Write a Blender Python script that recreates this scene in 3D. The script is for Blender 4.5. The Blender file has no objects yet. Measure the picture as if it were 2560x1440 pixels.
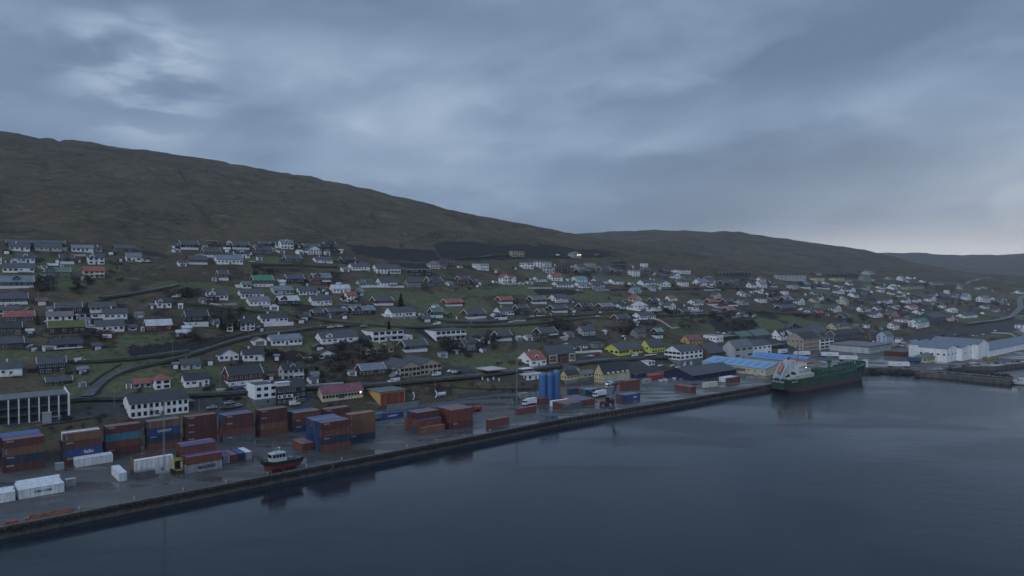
import bpy, math, random
import numpy as np
from mathutils import Vector, Matrix
random.seed(7)
S = bpy.context.scene
C = S.collection
# ---------------------------------------------------------------- camera, world, sun, exposure
F, HZ, CZ = 1742.0, 680.0, 74.6            # focal length in photo pixels, horizon row, camera height
cam = bpy.data.cameras.new('camera'); co = bpy.data.objects.new('camera', cam); C.objects.link(co)
cam.sensor_width = 36; cam.lens = 36*F/2560; cam.clip_start = 1; cam.clip_end = 30000
co.location = (0, 0, CZ); co.rotation_euler = (math.radians(90) - math.atan((720-HZ)/F), 0, 0)
S.camera = co
S.view_settings.view_transform = 'Standard'; S.view_settings.look = 'None'
S.view_settings.exposure = 0.45; S.view_settings.gamma = 1.0
S.cycles.use_denoising = True
S.cycles.volume_step_rate = 4; S.cycles.volume_max_steps = 16
S.cycles.max_bounces = 5; S.cycles.diffuse_bounces = 2; S.cycles.glossy_bounces = 3; S.cycles.volume_bounces = 0
SUN_EL, SUN_AZ = math.radians(26), math.radians(208)   # weak sun glow through the overcast, behind the camera
wd = bpy.data.worlds.new('World'); S.world = wd; wd.use_nodes = True
nt = wd.node_tree; nt.nodes.clear()
def N(t, **k):
    n = nt.nodes.new(t)
    for a, b in k.items():
        if a.startswith('i_'): n.inputs[a[2:].replace('_', ' ')].default_value = b
        else: setattr(n, a, b)
    return n
def Lk(a, b): nt.links.new(a, b)
def M(op, a, b=None, c=None, clamp=False):
    n = nt.nodes.new('ShaderNodeMath'); n.operation = op; n.use_clamp = clamp
    for i, q in enumerate((a, b, c)):
        if q is None: continue
        if isinstance(q, (int, float)): n.inputs[i].default_value = q
        else: nt.links.new(q, n.inputs[i])
    return n.outputs[0]
def VM(op, a, b=None):
    n = nt.nodes.new('ShaderNodeVectorMath'); n.operation = op
    for i, q in enumerate((a, b)):
        if q is None: continue
        if isinstance(q, (tuple, list)): n.inputs[i].default_value = q
        else: nt.links.new(q, n.inputs[i])
    return n.outputs[1] if op == 'DOT_PRODUCT' else n.outputs[0]
def MixC(f, a, b, mode='MIX'):
    n = nt.nodes.new('ShaderNodeMix'); n.data_type = 'RGBA'; n.blend_type = mode
    for i, q in ((0, f), (6, a), (7, b)):
        if isinstance(q, (int, float)): n.inputs[i].default_value = q
        elif isinstance(q, (tuple, list)): n.inputs[i].default_value = (*q[:3], 1)
        else: nt.links.new(q, n.inputs[i])
    return n.outputs[2]
def Noise(v, sc, det=4, rough=.55, lac=2.0, dist=0.0):
    n = nt.nodes.new('ShaderNodeTexNoise'); n.inputs['Scale'].default_value = sc
    n.inputs['Detail'].default_value = det; n.inputs['Roughness'].default_value = rough
    n.inputs['Distortion'].default_value = dist
    if v is not None: nt.links.new(v, n.inputs['Vector'])
    return n.outputs[0]
def Ramp(f, stops):
    n = nt.nodes.new('ShaderNodeValToRGB'); e = n.color_ramp.elements
    while len(e) < len(stops): e.new(.5)
    for i, (p, c) in enumerate(stops): e[i].position = p; e[i].color = (*c, 1) if len(c) == 3 else c
    nt.links.new(f, n.inputs[0]); return n.outputs[0]
def MapR(v, a, b, c=0., d=1.):
    n = nt.nodes.new('ShaderNodeMapRange'); n.interpolation_type = 'SMOOTHSTEP'
    for i, q in enumerate((a, b, c, d)): n.inputs[1+i].default_value = q
    nt.links.new(v, n.inputs[0]); return n.outputs[0]
sky = N('ShaderNodeTexSky'); sky.sky_type = 'NISHITA'; sky.sun_disc = False
sky.sun_elevation = SUN_EL; sky.sun_rotation = SUN_AZ
tc = N('ShaderNodeTexCoord'); sep = N('ShaderNodeSeparateXYZ'); Lk(tc.outputs['Generated'], sep.inputs[0])
X_, Y_, Z_ = sep.outputs
zz = M('ADD', M('MAXIMUM', Z_, 0.0), 0.11)
cmb = N('ShaderNodeCombineXYZ'); Lk(M('DIVIDE', X_, zz), cmb.inputs[0]); Lk(M('DIVIDE', Y_, zz), cmb.inputs[1])
wpos = cmb.outputs[0]
def add(*q):
    r = q[0]
    for k in q[1:]: r = M('ADD', r, k)
    return r
wrot = N('ShaderNodeMapping'); Lk(wpos, wrot.inputs[0]); wrot.inputs['Rotation'].default_value = (0, 0, .42); wrot.inputs['Scale'].default_value = (.42, .75, 1); wrot.inputs['Location'].default_value = (3.1, 1.7, .4)
n1 = Noise(wrot.outputs[0], 0.85, 5, .5, dist=.25)
n2 = Noise(wpos, 2.6, 4, .55, dist=.2)
n3 = Noise(wrot.outputs[0], .33, 2, .5)
az = M('ARCTAN2', X_, Y_); cm2 = N('ShaderNodeCombineXYZ'); Lk(M('MULTIPLY', az, 1.25), cm2.inputs[0]); Lk(M('SUBTRACT', M('MULTIPLY', Z_, 4.6), M('MULTIPLY', az, 1.15)), cm2.inputs[1])
n4 = Noise(cm2.outputs[0], 1.7, 4, .5, dist=.25)
cm3 = N('ShaderNodeCombineXYZ'); Lk(M('MULTIPLY', az, 2.2), cm3.inputs[0]); Lk(M('MULTIPLY', Z_, 5.0), cm3.inputs[1])
n5 = Noise(cm3.outputs[0], 2.6, 5, .55, dist=.3)
cl = add(M('MULTIPLY', n1, .16), M('MULTIPLY', n2, .08), M('MULTIPLY', n3, .06), M('MULTIPLY', n4, .44), M('MULTIPLY', n5, .26))
def lobe(px, py, w, amp):        # a thinner, brighter spot of the overcast in one compass direction
    d = Vector((px-1280, F, -(py-HZ))).normalized()
    return M('MULTIPLY', MapR(VM('DOT_PRODUCT', tc.outputs['Generated'], tuple(d)), math.cos(math.radians(w)), 1.0), amp)
thin = add(M('MULTIPLY', lobe(360, 185, 6.5, .17), MapR(n2, .42, .60)), lobe(330, 185, 6, .02), lobe(2550, 520, 2.2, .12), lobe(2440, 610, 7, .06), lobe(220, 230, 9, .02), lobe(90, 150, 12, -.09), lobe(650, 170, 14, .05), lobe(1130, 300, 5, .06), lobe(1000, 440, 12, .05), lobe(2300, 560, 16, .05), lobe(2560, 330, 14, .02), lobe(1620, 200, 12, .03),
           lobe(1900, 380, 13, -.05), lobe(620, 40, 13, -.05), lobe(500, 330, 11, -.035), lobe(2450, 30, 9, -.05), lobe(1500, 60, 11, -.02))
zw = M('ADD', Z_, M('ADD', M('MULTIPLY', M('SUBTRACT', n5, .5), .10), M('MULTIPLY', M('SUBTRACT', n2, .5), .03)))
def band(y, hh_, x0, x1, amp, tilt=0.):     # one bank of cloud: a strip of the sky between two heights and two compass directions
    e = (HZ-y)/F; h = hh_/F
    q = M('ABSOLUTE', M('SUBTRACT', M('SUBTRACT', zw, e), M('MULTIPLY', M('SUBTRACT', az, ((x0+x1)/2-1280)/F), tilt)))
    return M('MULTIPLY', M('MULTIPLY', MapR(q, h*1.5, h*.3), M('MULTIPLY', MapR(az, (x0-1280)/F-.12, (x0-1280)/F+.12), MapR(az, (x1-1280)/F+.12, (x1-1280)/F-.12))), amp)
thin = add(thin, band(80, 60, 100, 1500, -.06), band(185, 42, 100, 620, .07), band(185, 50, 500, 1000, .03), band(265, 40, 1100, 2100, -.05, .12), band(200, 30, 1400, 2100, .04, .2), band(330, 40, 250, 800, -.04), band(455, 30, 850, 1250, .05), band(430, 50, 1450, 2250, -.06), band(330, 30, 1400, 2500, .03, .12), band(250, 40, 2200, 2700, -.05, .1), band(120, 40, 1700, 2700, -.03, .2))
cl = M('ADD', cl, thin)
ccol = Ramp(cl, [(.36, (.110, .160, .240)), (.46, (.146, .206, .300)), (.55, (.194, .262, .366)), (.64, (.258, .332, .440)), (.75, (.40, .47, .56))])
# warmer, paler band low over the right-hand horizon
warm = M('MULTIPLY', MapR(Z_, .25, .0), MapR(X_, -.05, .65))
ccol = MixC(M('MULTIPLY', warm, .62), ccol, (.310, .312, .335))
strip = M('MULTIPLY', MapR(Z_, .075, .012), MapR(X_, .10, .50))
ccol = MixC(M('MULTIPLY', strip, .75), ccol, (.78, .76, .75))
# an overcast sky is brightest overhead
up = MapR(Z_, .40, .95, 1.0, 2.1)
gain = N('ShaderNodeVectorMath'); gain.operation = 'SCALE'; Lk(ccol, gain.inputs[0]); Lk(up, gain.inputs['Scale'])
bg1 = N('ShaderNodeBackground'); Lk(gain.outputs[0], bg1.inputs[0]); bg1.inputs[1].default_value = 1.0
bg2 = N('ShaderNodeBackground'); Lk(sky.outputs[0], bg2.inputs[0]); bg2.inputs[1].default_value = 0.05
mx = N('ShaderNodeMixShader'); mx.inputs[0].default_value = .06
Lk(bg1.outputs[0], mx.inputs[1]); Lk(bg2.outputs[0], mx.inputs[2])
wo = N('ShaderNodeOutputWorld'); Lk(mx.outputs[0], wo.inputs[0])
wd.cycles.sampling_method = 'MANUAL'; wd.cycles.sample_map_resolution = 512
sl = bpy.data.lights.new('sun', 'SUN'); sl.energy = 0.68; sl.angle = math.radians(35); sl.color = (.95, .97, 1.0)
so = bpy.data.objects.new('sun', sl); C.objects.link(so)
so.rotation_euler = (math.radians(64), 0, math.radians(-28)); so.location = (0, -50, 300)

# ---------------------------------------------------------------- helpers
TH = math.radians(39.1); CT, ST = math.cos(TH), math.sin(TH)
P0 = (-138.5, 188.5)
def uv(x, y): return CT*(x-P0[0]) + ST*(y-P0[1]), -ST*(x-P0[0]) + CT*(y-P0[1])
def xy(u, v): return P0[0] + CT*u - ST*v, P0[1] + ST*u + CT*v
def sst(a, b, x):
    t = np.clip((x-a)/(b-a), 0, 1); return t*t*(3-2*t)
def hsh(i, j, s):
    n = (i*374761393 + j*668265263 + s*1442695041) & 0x7fffffff
    n = ((n ^ (n >> 13))*1274126177) & 0x7fffffff
    return ((n ^ (n >> 16)) & 0xffff)/65535.0
def vn(x, y, s=0):
    i = np.floor(x).astype(np.int64); j = np.floor(y).astype(np.int64); a = x-i; b = y-j
    a = a*a*(3-2*a); b = b*b*(3-2*b)
    return (hsh(i, j, s)*(1-a)+hsh(i+1, j, s)*a)*(1-b) + (hsh(i, j+1, s)*(1-a)+hsh(i+1, j+1, s)*a)*b - .5
def fbm(x, y, o=4, s=0):
    r = 0; a = 1
    for k in range(o): r = r + a*vn(x, y, s+k*17); x = x*2.03+11.3; y = y*2.03+7.7; a *= .5
    return r
ZT = ([-400, 100, 236, 447, 649, 1161, 1709, 3000], [90, 90, 88, 80, 75, 63, 53, 42])
ZC = ([-900, -300, 44, 236, 486, 827, 1049, 1300, 1700, 2300], [300, 272, 258, 252, 236, 186, 163, 122, 84, 60])
H2 = ([0, 1000, 1400, 1520, 1650, 1800, 1950, 2050, 2200, 2350, 2480, 2700, 3400], [620, 605, 582, 579, 574, 578, 592, 605, 638, 667, 691, 705, 712])
H3 = ([0, 2000, 2170, 2300, 2400, 2560, 3000, 3600], [655, 640, 629, 633, 637, 634, 618, 600])
def T0(x, y):
    u, v = uv(x, y); px = 1280 + F*x/np.maximum(y, 30)
    zt = np.interp(u, *ZT); zc = np.interp(u, *ZC)
    b = -5 + 8*sst(16, 30, v)
    s = np.clip((v-84)/246, 0, 1); s = s + .012*np.sin(s*math.pi*6)*sst(0, .1, s)*(1-s)
    b = b + (zt-3)*s
    h = np.clip((v-330)/570, 0, 3)
    hh = np.where(h < 1, 1.12*h - .12*h*h, 1 + .88*(1-np.exp(-(h-1)*.6))*.05)
    b = b + (zc-zt)*hh*(v > 330)
    z2c = CZ - 2300*(np.interp(px, *H2)-HZ)/F
    r = np.clip((y-1150)/1150, 0, 1)
    z2 = -25 + (z2c+25)*(r**.7) - np.maximum(y-2300, 0)*.06
    z3c = CZ - 4600*(np.interp(px, *H3)-HZ)/F
    r3 = np.clip((y-2900)/1700, 0, 1)
    z3 = -20 + (z3c+20)*r3 - np.maximum(y-4600, 0)*.03
    z = np.maximum(b, z3)
    k = 9.0; m = np.maximum(z, z2); z = m + k*np.log1p(np.exp(-np.abs(z-z2)/k))*(y > 900)*np.clip((y-900)/300, 0, 1)
    return z
def TN(x, y):
    u, v = uv(x, y); z = T0(x, y)
    mh = sst(330, 420, v)
    far = np.clip(y/1500, .6, 2.2)
    z = z + mh*(7*fbm(x/150, y/150, 5, 3)*far + 5.0*fbm(u/46, v/260, 4, 9) - 3.2*np.clip(.16-np.abs(fbm(u/75, v/420, 3, 31)), 0, .16)/.16)
    z = z + mh*1.6*np.floor(fbm(u/400, v/60, 3, 5)*5)*.5
    mt = sst(90, 130, v)*(1-mh)
    z = z + mt*(2.2*fbm(x/60, y/60, 3, 77))
    return z
def in_poly(x, y, P):
    x = np.asarray(x, float); y = np.asarray(y, float); r = np.zeros(x.shape, bool); n = len(P)
    for i in range(n):
        (x1, y1), (x2, y2) = P[i], P[(i+1) % n]
        if y1 == y2: continue
        c = ((y1 > y) != (y2 > y)) & (x < (x2-x1)*(y-y1)/(y2-y1)+x1); r ^= c
    return r
def pl(px, py, z=3.25):
    d = (CZ-z)*F/(py-HZ); return ((px-1280)*d/F, d)
QZ = 3.25
QEDGE = [pl(-420, 1404), pl(0, 1322), pl(430, 1239), pl(830, 1161), pl(1130, 1103), pl(1410, 1048), pl(1730, 996), pl(1930, 962), pl(2060, 939), pl(2150, 924)]
QUAY = QEDGE + [pl(2200, 919), pl(2291, 925), pl(2350, 925), pl(2421, 916), pl(2492, 916), pl(2560, 908), pl(2760, 886), xy(760, 88), xy(-160, 88)]
PIER = [pl(2291, 931), pl(2358, 935), pl(2531, 951), pl(2536, 944), pl(2362, 927), pl(2291, 925)]
def ground(x, y):
    z = TN(x, y); q = in_poly(x, y, QUAY) | in_poly(x, y, PIER)
    return np.where(q, np.maximum(z, QZ), z)
DS = np.exp(np.linspace(math.log(150), math.log(5500), 2600))
def gp(px, py):
    """point of the ground seen at a photo pixel"""
    xs = (px-1280)/F*DS; ray = CZ - (py-HZ)/F*DS; g = ground(xs, DS)
    k = np.argmax(g >= ray)
    if not (g >= ray).any(): k = len(DS)-1
    d0, d1 = DS[max(k-1, 0)], DS[k]; e0 = ray[max(k-1, 0)]-g[max(k-1, 0)]; e1 = ray[k]-g[k]
    t = e0/(e0-e1) if e0 != e1 else 0; d = d0 + (d1-d0)*min(max(t, 0), 1)
    x = (px-1280)/F*d
    return x, d, float(ground(np.array([x]), np.array([d]))[0])
def gz(x, y): return float(ground(np.array([x]), np.array([y]))[0])

MATS = {}
def mat(name, col, rough=.7, var=.18, sc=.5, metal=0., bump=0., emit=None, streak=False, coat=0.):
    if name in MATS: return MATS[name]
    global nt
    m = bpy.data.materials.new(name); m.use_nodes = True; nt = m.node_tree
    p = nt.nodes['Principled BSDF']
    p.inputs['Roughness'].default_value = rough; p.inputs['Metallic'].default_value = metal
    t = N('ShaderNodeTexCoord').outputs['Object']
    g = N('ShaderNodeNewGeometry').outputs['Position']
    if var:
        if streak:
            mp = N('ShaderNodeMapping'); Lk(g, mp.inputs[0]); mp.inputs['Scale'].default_value = (1.2, 1.2, .12); v = mp.outputs[0]
        else: v = g
        nz = Noise(v, sc, 5, .6)
        Lk(MixC(1.0, col, MixC(MapR(nz, .3, .7), (1-var, 1-var, 1-var), (1+var*.6, 1+var*.6, 1+var*.6)), 'MULTIPLY'), p.inputs['Base Color'])
    else: p.inputs['Base Color'].default_value = (*col, 1)
    if bump:
        b = N('ShaderNodeBump'); b.inputs['Strength'].default_value = bump; b.inputs['Distance'].default_value = .1
        Lk(Noise(g, 3.0, 4), b.inputs['Height']); Lk(b.outputs[0], p.inputs['Normal'])
    if emit: p.inputs['Emission Color'].default_value = (*emit[0], 1); p.inputs['Emission Strength'].default_value = emit[1]
    MATS[name] = m; return m

class MB:
    """mesh collector"""
    def __init__(s): s.v = []; s.f = []; s.m = []
    def poly(s, pts, faces, mi=0):
        o = len(s.v); s.v += [tuple(p) for p in pts]
        for f in faces: s.f.append([o+i for i in f]); s.m.append(mi)
        return s
    def box(s, x0, x1, y0, y1, z0, z1, mi=0):
        return s.poly([(x0,y0,z0),(x1,y0,z0),(x1,y1,z0),(x0,y1,z0),(x0,y0,z1),(x1,y0,z1),(x1,y1,z1),(x0,y1,z1)],
                      [(0,3,2,1),(4,5,6,7),(0,1,5,4),(1,2,6,5),(2,3,7,6),(3,0,4,7)], mi)
    def bar(s, a, b, w, h=None, mi=0):
        a = Vector(a); b = Vector(b); d = (b-a).normalized(); h = h or w
        q = Vector((0,0,1)) if abs(d.z) < .95 else Vector((1,0,0))
        r = d.cross(q).normalized()*w/2; t = r.cross(d).normalized()*h/2
        p = [a-r-t, a+r-t, a+r+t, a-r+t, b-r-t, b+r-t, b+r+t, b-r+t]
        return s.poly(p, [(0,1,2,3),(7,6,5,4),(0,4,5,1),(1,5,6,2),(2,6,7,3),(3,7,4,0)], mi)
    def lathe(s, prof, n=12, cx=0, cy=0, mi=0, axis='z'):
        o = len(s.v)
        for r, z in prof:
            for k in range(n):
                a = 2*math.pi*k/n; c, d = r*math.cos(a), r*math.sin(a)
                s.v.append((cx+c, cy+d, z) if axis == 'z' else ((cx+c, z, cy+d) if axis == 'y' else (z, cx+c, cy+d)))
        for i in range(len(prof)-1):
            for k in range(n):
                a = o+i*n+k; b = o+i*n+(k+1) % n
                s.f.append([a, b, b+n, a+n]); s.m.append(mi)
        s.f.append([o+k for k in range(n)][::-1]); s.m.append(mi)
        s.f.append([o+(len(prof)-1)*n+k for k in range(n)]); s.m.append(mi)
        return s
    def mesh(s, name, mats):
        me = bpy.data.meshes.new(name); me.from_pydata(s.v, [], s.f)
        for m in (mats if isinstance(mats, (list, tuple)) else [mats]): me.materials.append(m)
        if any(s.m): me.polygons.foreach_set('material_index', s.m)
        me.update(); return me
    def build(s, name, mats, parent=None, smooth=False):
        me = s.mesh(name, mats)
        if smooth: me.polygons.foreach_set('use_smooth', [True]*len(me.polygons))
        return obj(name, me, parent)
def obj(name, me, parent=None, loc=None, rz=0):
    o = bpy.data.objects.new(name, me); C.objects.link(o)
    if parent: o.parent = parent
    if loc: o.location = loc
    if rz: o.rotation_euler = (0, 0, rz)
    return o
def tag(o, label, cat, group=None, kind=None):
    if label: o['label'] = label
    if cat: o['category'] = cat
    if group: o['group'] = group
    if kind: o['kind'] = kind
    return o
def thing(name, loc, rz=0, cat=None, group=None, label=None):
    o = bpy.data.objects.new(name, None); C.objects.link(o); o.location = loc; o.rotation_euler = (0, 0, rz)
    o.empty_display_size = 1
    return tag(o, label, cat, group)
def struct(o): o['kind'] = 'structure'; return o
def dup(root, loc, rz=0, sc=None):
    r = root.copy(); C.objects.link(r); r.location = loc; r.rotation_euler = (0, 0, rz)
    if sc: r.scale = sc if isinstance(sc, tuple) else (sc, sc, sc)
    for ch in list(root.children):
        c = ch.copy(); C.objects.link(c); c.parent = r
        for g in ch.children:
            d = g.copy(); C.objects.link(d); d.parent = c
    return r
TXT = {}
def text_mesh(s, size, m, depth=.01):
    k = (s, size, m.name)
    if k not in TXT:
        cu = bpy.data.curves.new('lettering', 'FONT'); cu.body = s; cu.size = size; cu.extrude = depth; cu.align_x = 'CENTER'; cu.align_y = 'CENTER'
        cu.offset = size*.012
        o = bpy.data.objects.new('tmp', cu); C.objects.link(o); bpy.context.view_layer.update()
        me = bpy.data.meshes.new_from_object(o.evaluated_get(bpy.context.evaluated_depsgraph_get()))
        bpy.data.objects.remove(o); me.materials.clear(); me.materials.append(m)
        me.transform(Matrix.Rotation(math.pi/2, 4, 'X')); TXT[k] = me   # now stands in the xz plane, facing -y
    return TXT[k]
# ---- labels: look + place beside a landmark one can find in the picture
LM = [("the three blue silos",1373,965),("the green tanker",2040,945),("the tugboat ashore",697,1160),("the bright green-roofed house",654,700),("the bright yellow-green hall",1560,875),
 ("the tall lone conifer",1002,750),("the blue-roofed halls",1900,905),("the maroon-roofed cream hall",848,985),("the navy warehouse",1750,935),("the white-finned office",90,1005),("the white flat-roofed block",657,985),
 ("the lit beige house",1439,637),("the red-tiled roadside house",1330,898),("the twin-gabled grey school",1030,925),("the bare beige building",1291,633),("the white fish factory",2370,885),("the orange house",1730,850),
 ("the long white warehouse",395,1015),("the turf-roofed white villa",965,838),("the big beige warehouse",2010,855),("the hillside terrace row",90,610),("the red-roofed cream house",233,683),("the curved bypass road",2545,765),
 ("the long pale hall",1975,694),("the big grey gabled block",2343,797),("the red villa",1550,798),("the white two-storey house",570,650),("the teal-roofed black house",1642,835),("the reach stacker",1530,1005),
 ("the white-gabled hip house",1598,765),("the white wall-ringed house",1267,700),("the red-roofed dark house",1260,750),("the blue container tower",780,1090),("the flat grey depot",2150,870),("the yellow-green gabled house",1630,865)]
PEND = []
def pend(o, look, px, py, cat, group=None):
    tag(o, None, cat, group); PEND.append((o, look, px, py))
ORD = ['nearest', 'second', 'third', 'fourth', 'fifth', 'sixth', 'seventh', 'eighth', 'ninth', 'tenth', 'eleventh', 'twelfth']
DIRN = ['right of', 'above-right of', 'above', 'above-left of', 'left of', 'below-left of', 'below', 'below-right of']
def finish_labels():
    b = {}
    for e in PEND:
        o, look, px, py = e
        l = min(LM, key=lambda q: math.hypot(q[1]-px, (q[2]-py)*1.6))
        d = math.hypot(l[1]-px, l[2]-py); a = math.degrees(math.atan2(l[2]-py, px-l[1])) % 360
        b.setdefault((look, DIRN[int(((a+22.5) % 360)//45)], l[0]), []).append((d, o))
    for (look, dr, nm), L in b.items():
        L.sort(key=lambda q: q[0])
        for i, (d, o) in enumerate(L):
            if len(L) == 1: o['label'] = f"{look}, {dr} {nm}"
            elif i < 12: o['label'] = f"{look}, {ORD[i]} one {dr} {nm}"
            else: o['label'] = f"{look}, {i+1}th one {dr} {nm}"
# ---------------------------------------------------------------- ground
def poly_w(L): return [gp(a, b)[:2] for a, b in L]
ts = np.tan(np.linspace(math.atan(-1.1), math.atan(1.1), 640))
ds = np.concatenate([np.linspace(60, 190, 24)[:-1], np.exp(np.linspace(math.log(190), math.log(5600), 560))])
TT, DD = np.meshgrid(ts, ds); XX = TT*DD; YY = DD
ZZ = TN(XX, YY)
U, V = uv(XX, YY)
inq = in_poly(XX, YY, QUAY) | in_poly(XX, YY, PIER); ZZ = np.where(inq, np.minimum(ZZ, 2.2), ZZ)
me = bpy.data.meshes.new('ground')
nv = XX.size; ny, nx = XX.shape
me.vertices.add(nv); me.vertices.foreach_set('co', np.stack([XX, YY, ZZ], -1).ravel())
idx = np.arange(nv).reshape(ny, nx)
qd = np.stack([idx[:-1, :-1], idx[:-1, 1:], idx[1:, 1:], idx[1:, :-1]], -1).reshape(-1, 4)
me.loops.add(qd.size); me.loops.foreach_set('vertex_index', qd.ravel().astype(np.int32))
me.polygons.add(len(qd)); me.polygons.foreach_set('loop_start', np.arange(0, qd.size, 4, dtype=np.int32)); me.polygons.foreach_set('loop_total', np.full(len(qd), 4, dtype=np.int32))
me.update(calc_edges=True); me.polygons.foreach_set('use_smooth', [True]*len(me.polygons))
# kinds of ground: R improved green grass, G bare dark rock and earth, B gravel and paving
mt_ = sst(70, 110, V)*(1-sst(322, 345, V))
green = mt_*np.clip(.30 + 1.5*fbm(XX/55, YY/55, 4, 5), 0, 1)
dark = np.zeros_like(green); grav = np.zeros_like(green)
def paint(A, L, val):
    P = poly_w(L); m = in_poly(XX+3*fbm(XX/9, YY/9, 2, 1), YY+6*fbm(XX/9, YY/9, 2, 2), P); A[m] = val
for L, g_ in [([(880,715),(1010,728),(1150,735),(1300,712),(1480,728),(1560,742),(1700,748),(1560,758),(1430,748),(1260,735),(1100,752),(1010,752),(900,745)], .85),
    ([(1010,756),(1200,745),(1240,775),(1130,800),(1040,770)], .9), ([(425,612),(450,606),(452,636),(410,640)], .8), ([(600,645),(700,640),(745,660),(620,662)], .75),
    ([(330,720),(420,700),(560,712),(650,725),(600,735),(440,722)], .6), ([(1690,790),(1770,795),(1790,830),(1670,830)], .55), ([(1850,805),(1980,790),(2080,810),(2060,828),(1960,826),(1880,822)], .95),
    ([(1150,880),(1250,900),(1300,925),(1200,935),(1120,905)], .85), ([(1200,800),(1370,805),(1330,828),(1200,822)], .7), ([(0,868),(260,872),(260,900),(0,905)], .8), ([(280,838),(440,838),(440,860),(280,862)], .7),
    ([(450,900),(540,905),(560,930),(500,940),(450,932)], .7), ([(640,870),(770,862),(780,885),(650,885)], .8), ([(1050,690),(1240,700),(1200,722),(1060,722)], .55), ([(1450,790),(1530,775),(1580,790),(1500,830)], .5),
    ([(2400,842),(2540,812),(2560,842),(2440,850)], .7), ([(1500,645),(1900,655),(2100,690),(1700,682)], .3)]:
    paint(green, L, g_)
for L in [[(862,608),(920,615),(1000,622),(1085,626),(1100,650),(1040,655),(960,648),(885,634)], [(1080,612),(1110,606),(1180,606),(1300,613),(1400,616),(1480,622),(1530,634),(1440,647),(1300,648),(1180,652),(1125,653),(1098,640)],
          [(1330,722),(1450,725),(1470,735),(1345,738)], [(1180,838),(1225,845),(1215,880),(1160,884)], [(1770,800),(1890,800),(1890,832),(1800,832)], [(330,862),(500,848),(640,835),(660,845),(500,872),(330,895)],
          [(680,880),(790,882),(800,900),(690,905)], [(960,655),(1075,660),(1085,672),(980,668)]]:
    paint(dark, L, 1.0)
dark = np.maximum(dark, mt_*np.clip(2.6*fbm(XX/34, YY/34, 4, 50)-.55, 0, .7))
for L, g_ in [([(430,998),(620,996),(625,1030),(470,1034),(445,1010)], 1), ([(-60,1040),(180,1030),(260,1000),(330,1000),(310,1045),(180,1055),(0,1075)], 1), ([(690,1015),(765,985),(790,990),(790,1015),(740,1030)], .9),
    ([(1130,985),(1345,965),(1345,995),(1200,1010)], .8), ([(1200,938),(1340,938),(1330,955),(1230,955)], 1), ([(1060,925),(1170,915),(1200,935),(1100,948)], .9), ([(1440,895),(1660,880),(1660,915),(1590,935),(1500,915)], .9),
    ([(1740,915),(1830,893),(1960,880),(2240,886),(2300,860),(2420,850),(2480,856),(2480,905),(1800,960)], .9), ([(1900,850),(2000,850),(1990,880),(1930,872)], .7), ([(2230,852),(2420,845),(2420,862),(2235,890)], 1), ([(1290,835),(1440,850),(1400,872),(1290,868)], .5)]:
    paint(grav, L, g_)
def line(L, w, val, A):
    P = poly_w(L); wob = 3*fbm(XX/25, YY/25, 3, 8)
    for (xa, ya), (xb, yb) in zip(P[:-1], P[1:]):
        dx, dy = xb-xa, yb-ya; t = np.clip(((XX-xa)*dx+(YY-ya)*dy)/(dx*dx+dy*dy), 0, 1); d = np.hypot(XX-xa-t*dx+wob, YY-ya-t*dy); w = w if w > 6 else w*.42
        A[:] = np.maximum(A, .75*val*np.clip(1.6-d/w, 0, 1))
for L, w, v in [([(452,425),(466,452),(476,478),(479,503),(471,530),(466,552),(458,575)], 5, .9), ([(700,470),(730,500),(745,520)], 4, .6), ([(855,500),(872,525),(890,545),(900,560)], 5, .8), ([(925,560),(945,580),(970,596)], 4, .7), ([(1010,540),(1040,560),(1080,590)], 4, .6), ([(640,578),(700,583),(790,595),(830,602)], 3, .7),
    ([(1070,606),(1110,592),(1180,585),(1240,592)], 3, .7), ([(80,585),(130,582)], 3, .7), ([(250,478),(290,476)], 4, .6), ([(320,512),(350,508)], 4, .6), ([(150,368),(260,374),(330,384)], 7, .7), ([(840,505),(880,510),(925,508)], 8, .5), ([(1060,525),(1110,535),(1170,548)], 7, .6), ([(1300,575),(1420,600),(1480,612)], 5, .5), ([(500,500),(540,496)], 4, .6), ([(20,430),(60,424)], 5, .6), ([(380,585),(420,560),(440,530)], 3, .5), ([(1450,590),(1500,600),(1560,625)], 8, .4)]:
    line(L, w, v, dark)
grav = np.maximum(grav, (1-sst(80, 96, V))*(V > 40))
col = me.color_attributes.new('kind', 'FLOAT_COLOR', 'POINT')
col.data.foreach_set('color', np.stack([green, dark, grav, np.ones_like(dark)], -1).ravel())
gm = bpy.data.materials.new('hillside'); gm.use_nodes = True; nt = gm.node_tree; p = nt.nodes['Principled BSDF']; p.inputs['Roughness'].default_value = .95; p.inputs['Specular IOR Level'].default_value = .15
at = N('ShaderNodeVertexColor'); at.layer_name = 'kind'; sp = N('ShaderNodeSeparateColor'); Lk(at.outputs[0], sp.inputs[0])
pos = N('ShaderNodeNewGeometry').outputs['Position']
rot = N('ShaderNodeMapping'); Lk(pos, rot.inputs[0]); rot.inputs['Rotation'].default_value = (0, 0, -TH); rot.inputs['Scale'].default_value = (1, .45, .45)
a1 = Noise(pos, .012, 6, .62); a2 = Noise(rot.outputs[0], .06, 6, .65); a3 = Noise(pos, .35, 5, .7); a4 = Noise(pos, .05, 6, .6, dist=.6)
moor = Ramp(add(M('MULTIPLY', a1, .34), M('MULTIPLY', a2, .14), M('MULTIPLY', a3, .22), M('MULTIPLY', Noise(pos, .10, 6, .75), .30)), [(.40, (.038, .031, .021)), (.47, (.070, .057, .036)), (.53, (.096, .077, .049)), (.61, (.138, .108, .070))])
moor = MixC(MapR(a4, .52, .72), moor, (.052, .050, .031))
led = N('ShaderNodeMapping'); Lk(pos, led.inputs[0]); led.inputs['Rotation'].default_value = (0, 0, -TH); led.inputs['Scale'].default_value = (.55, 1.2, 2.2)
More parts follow.
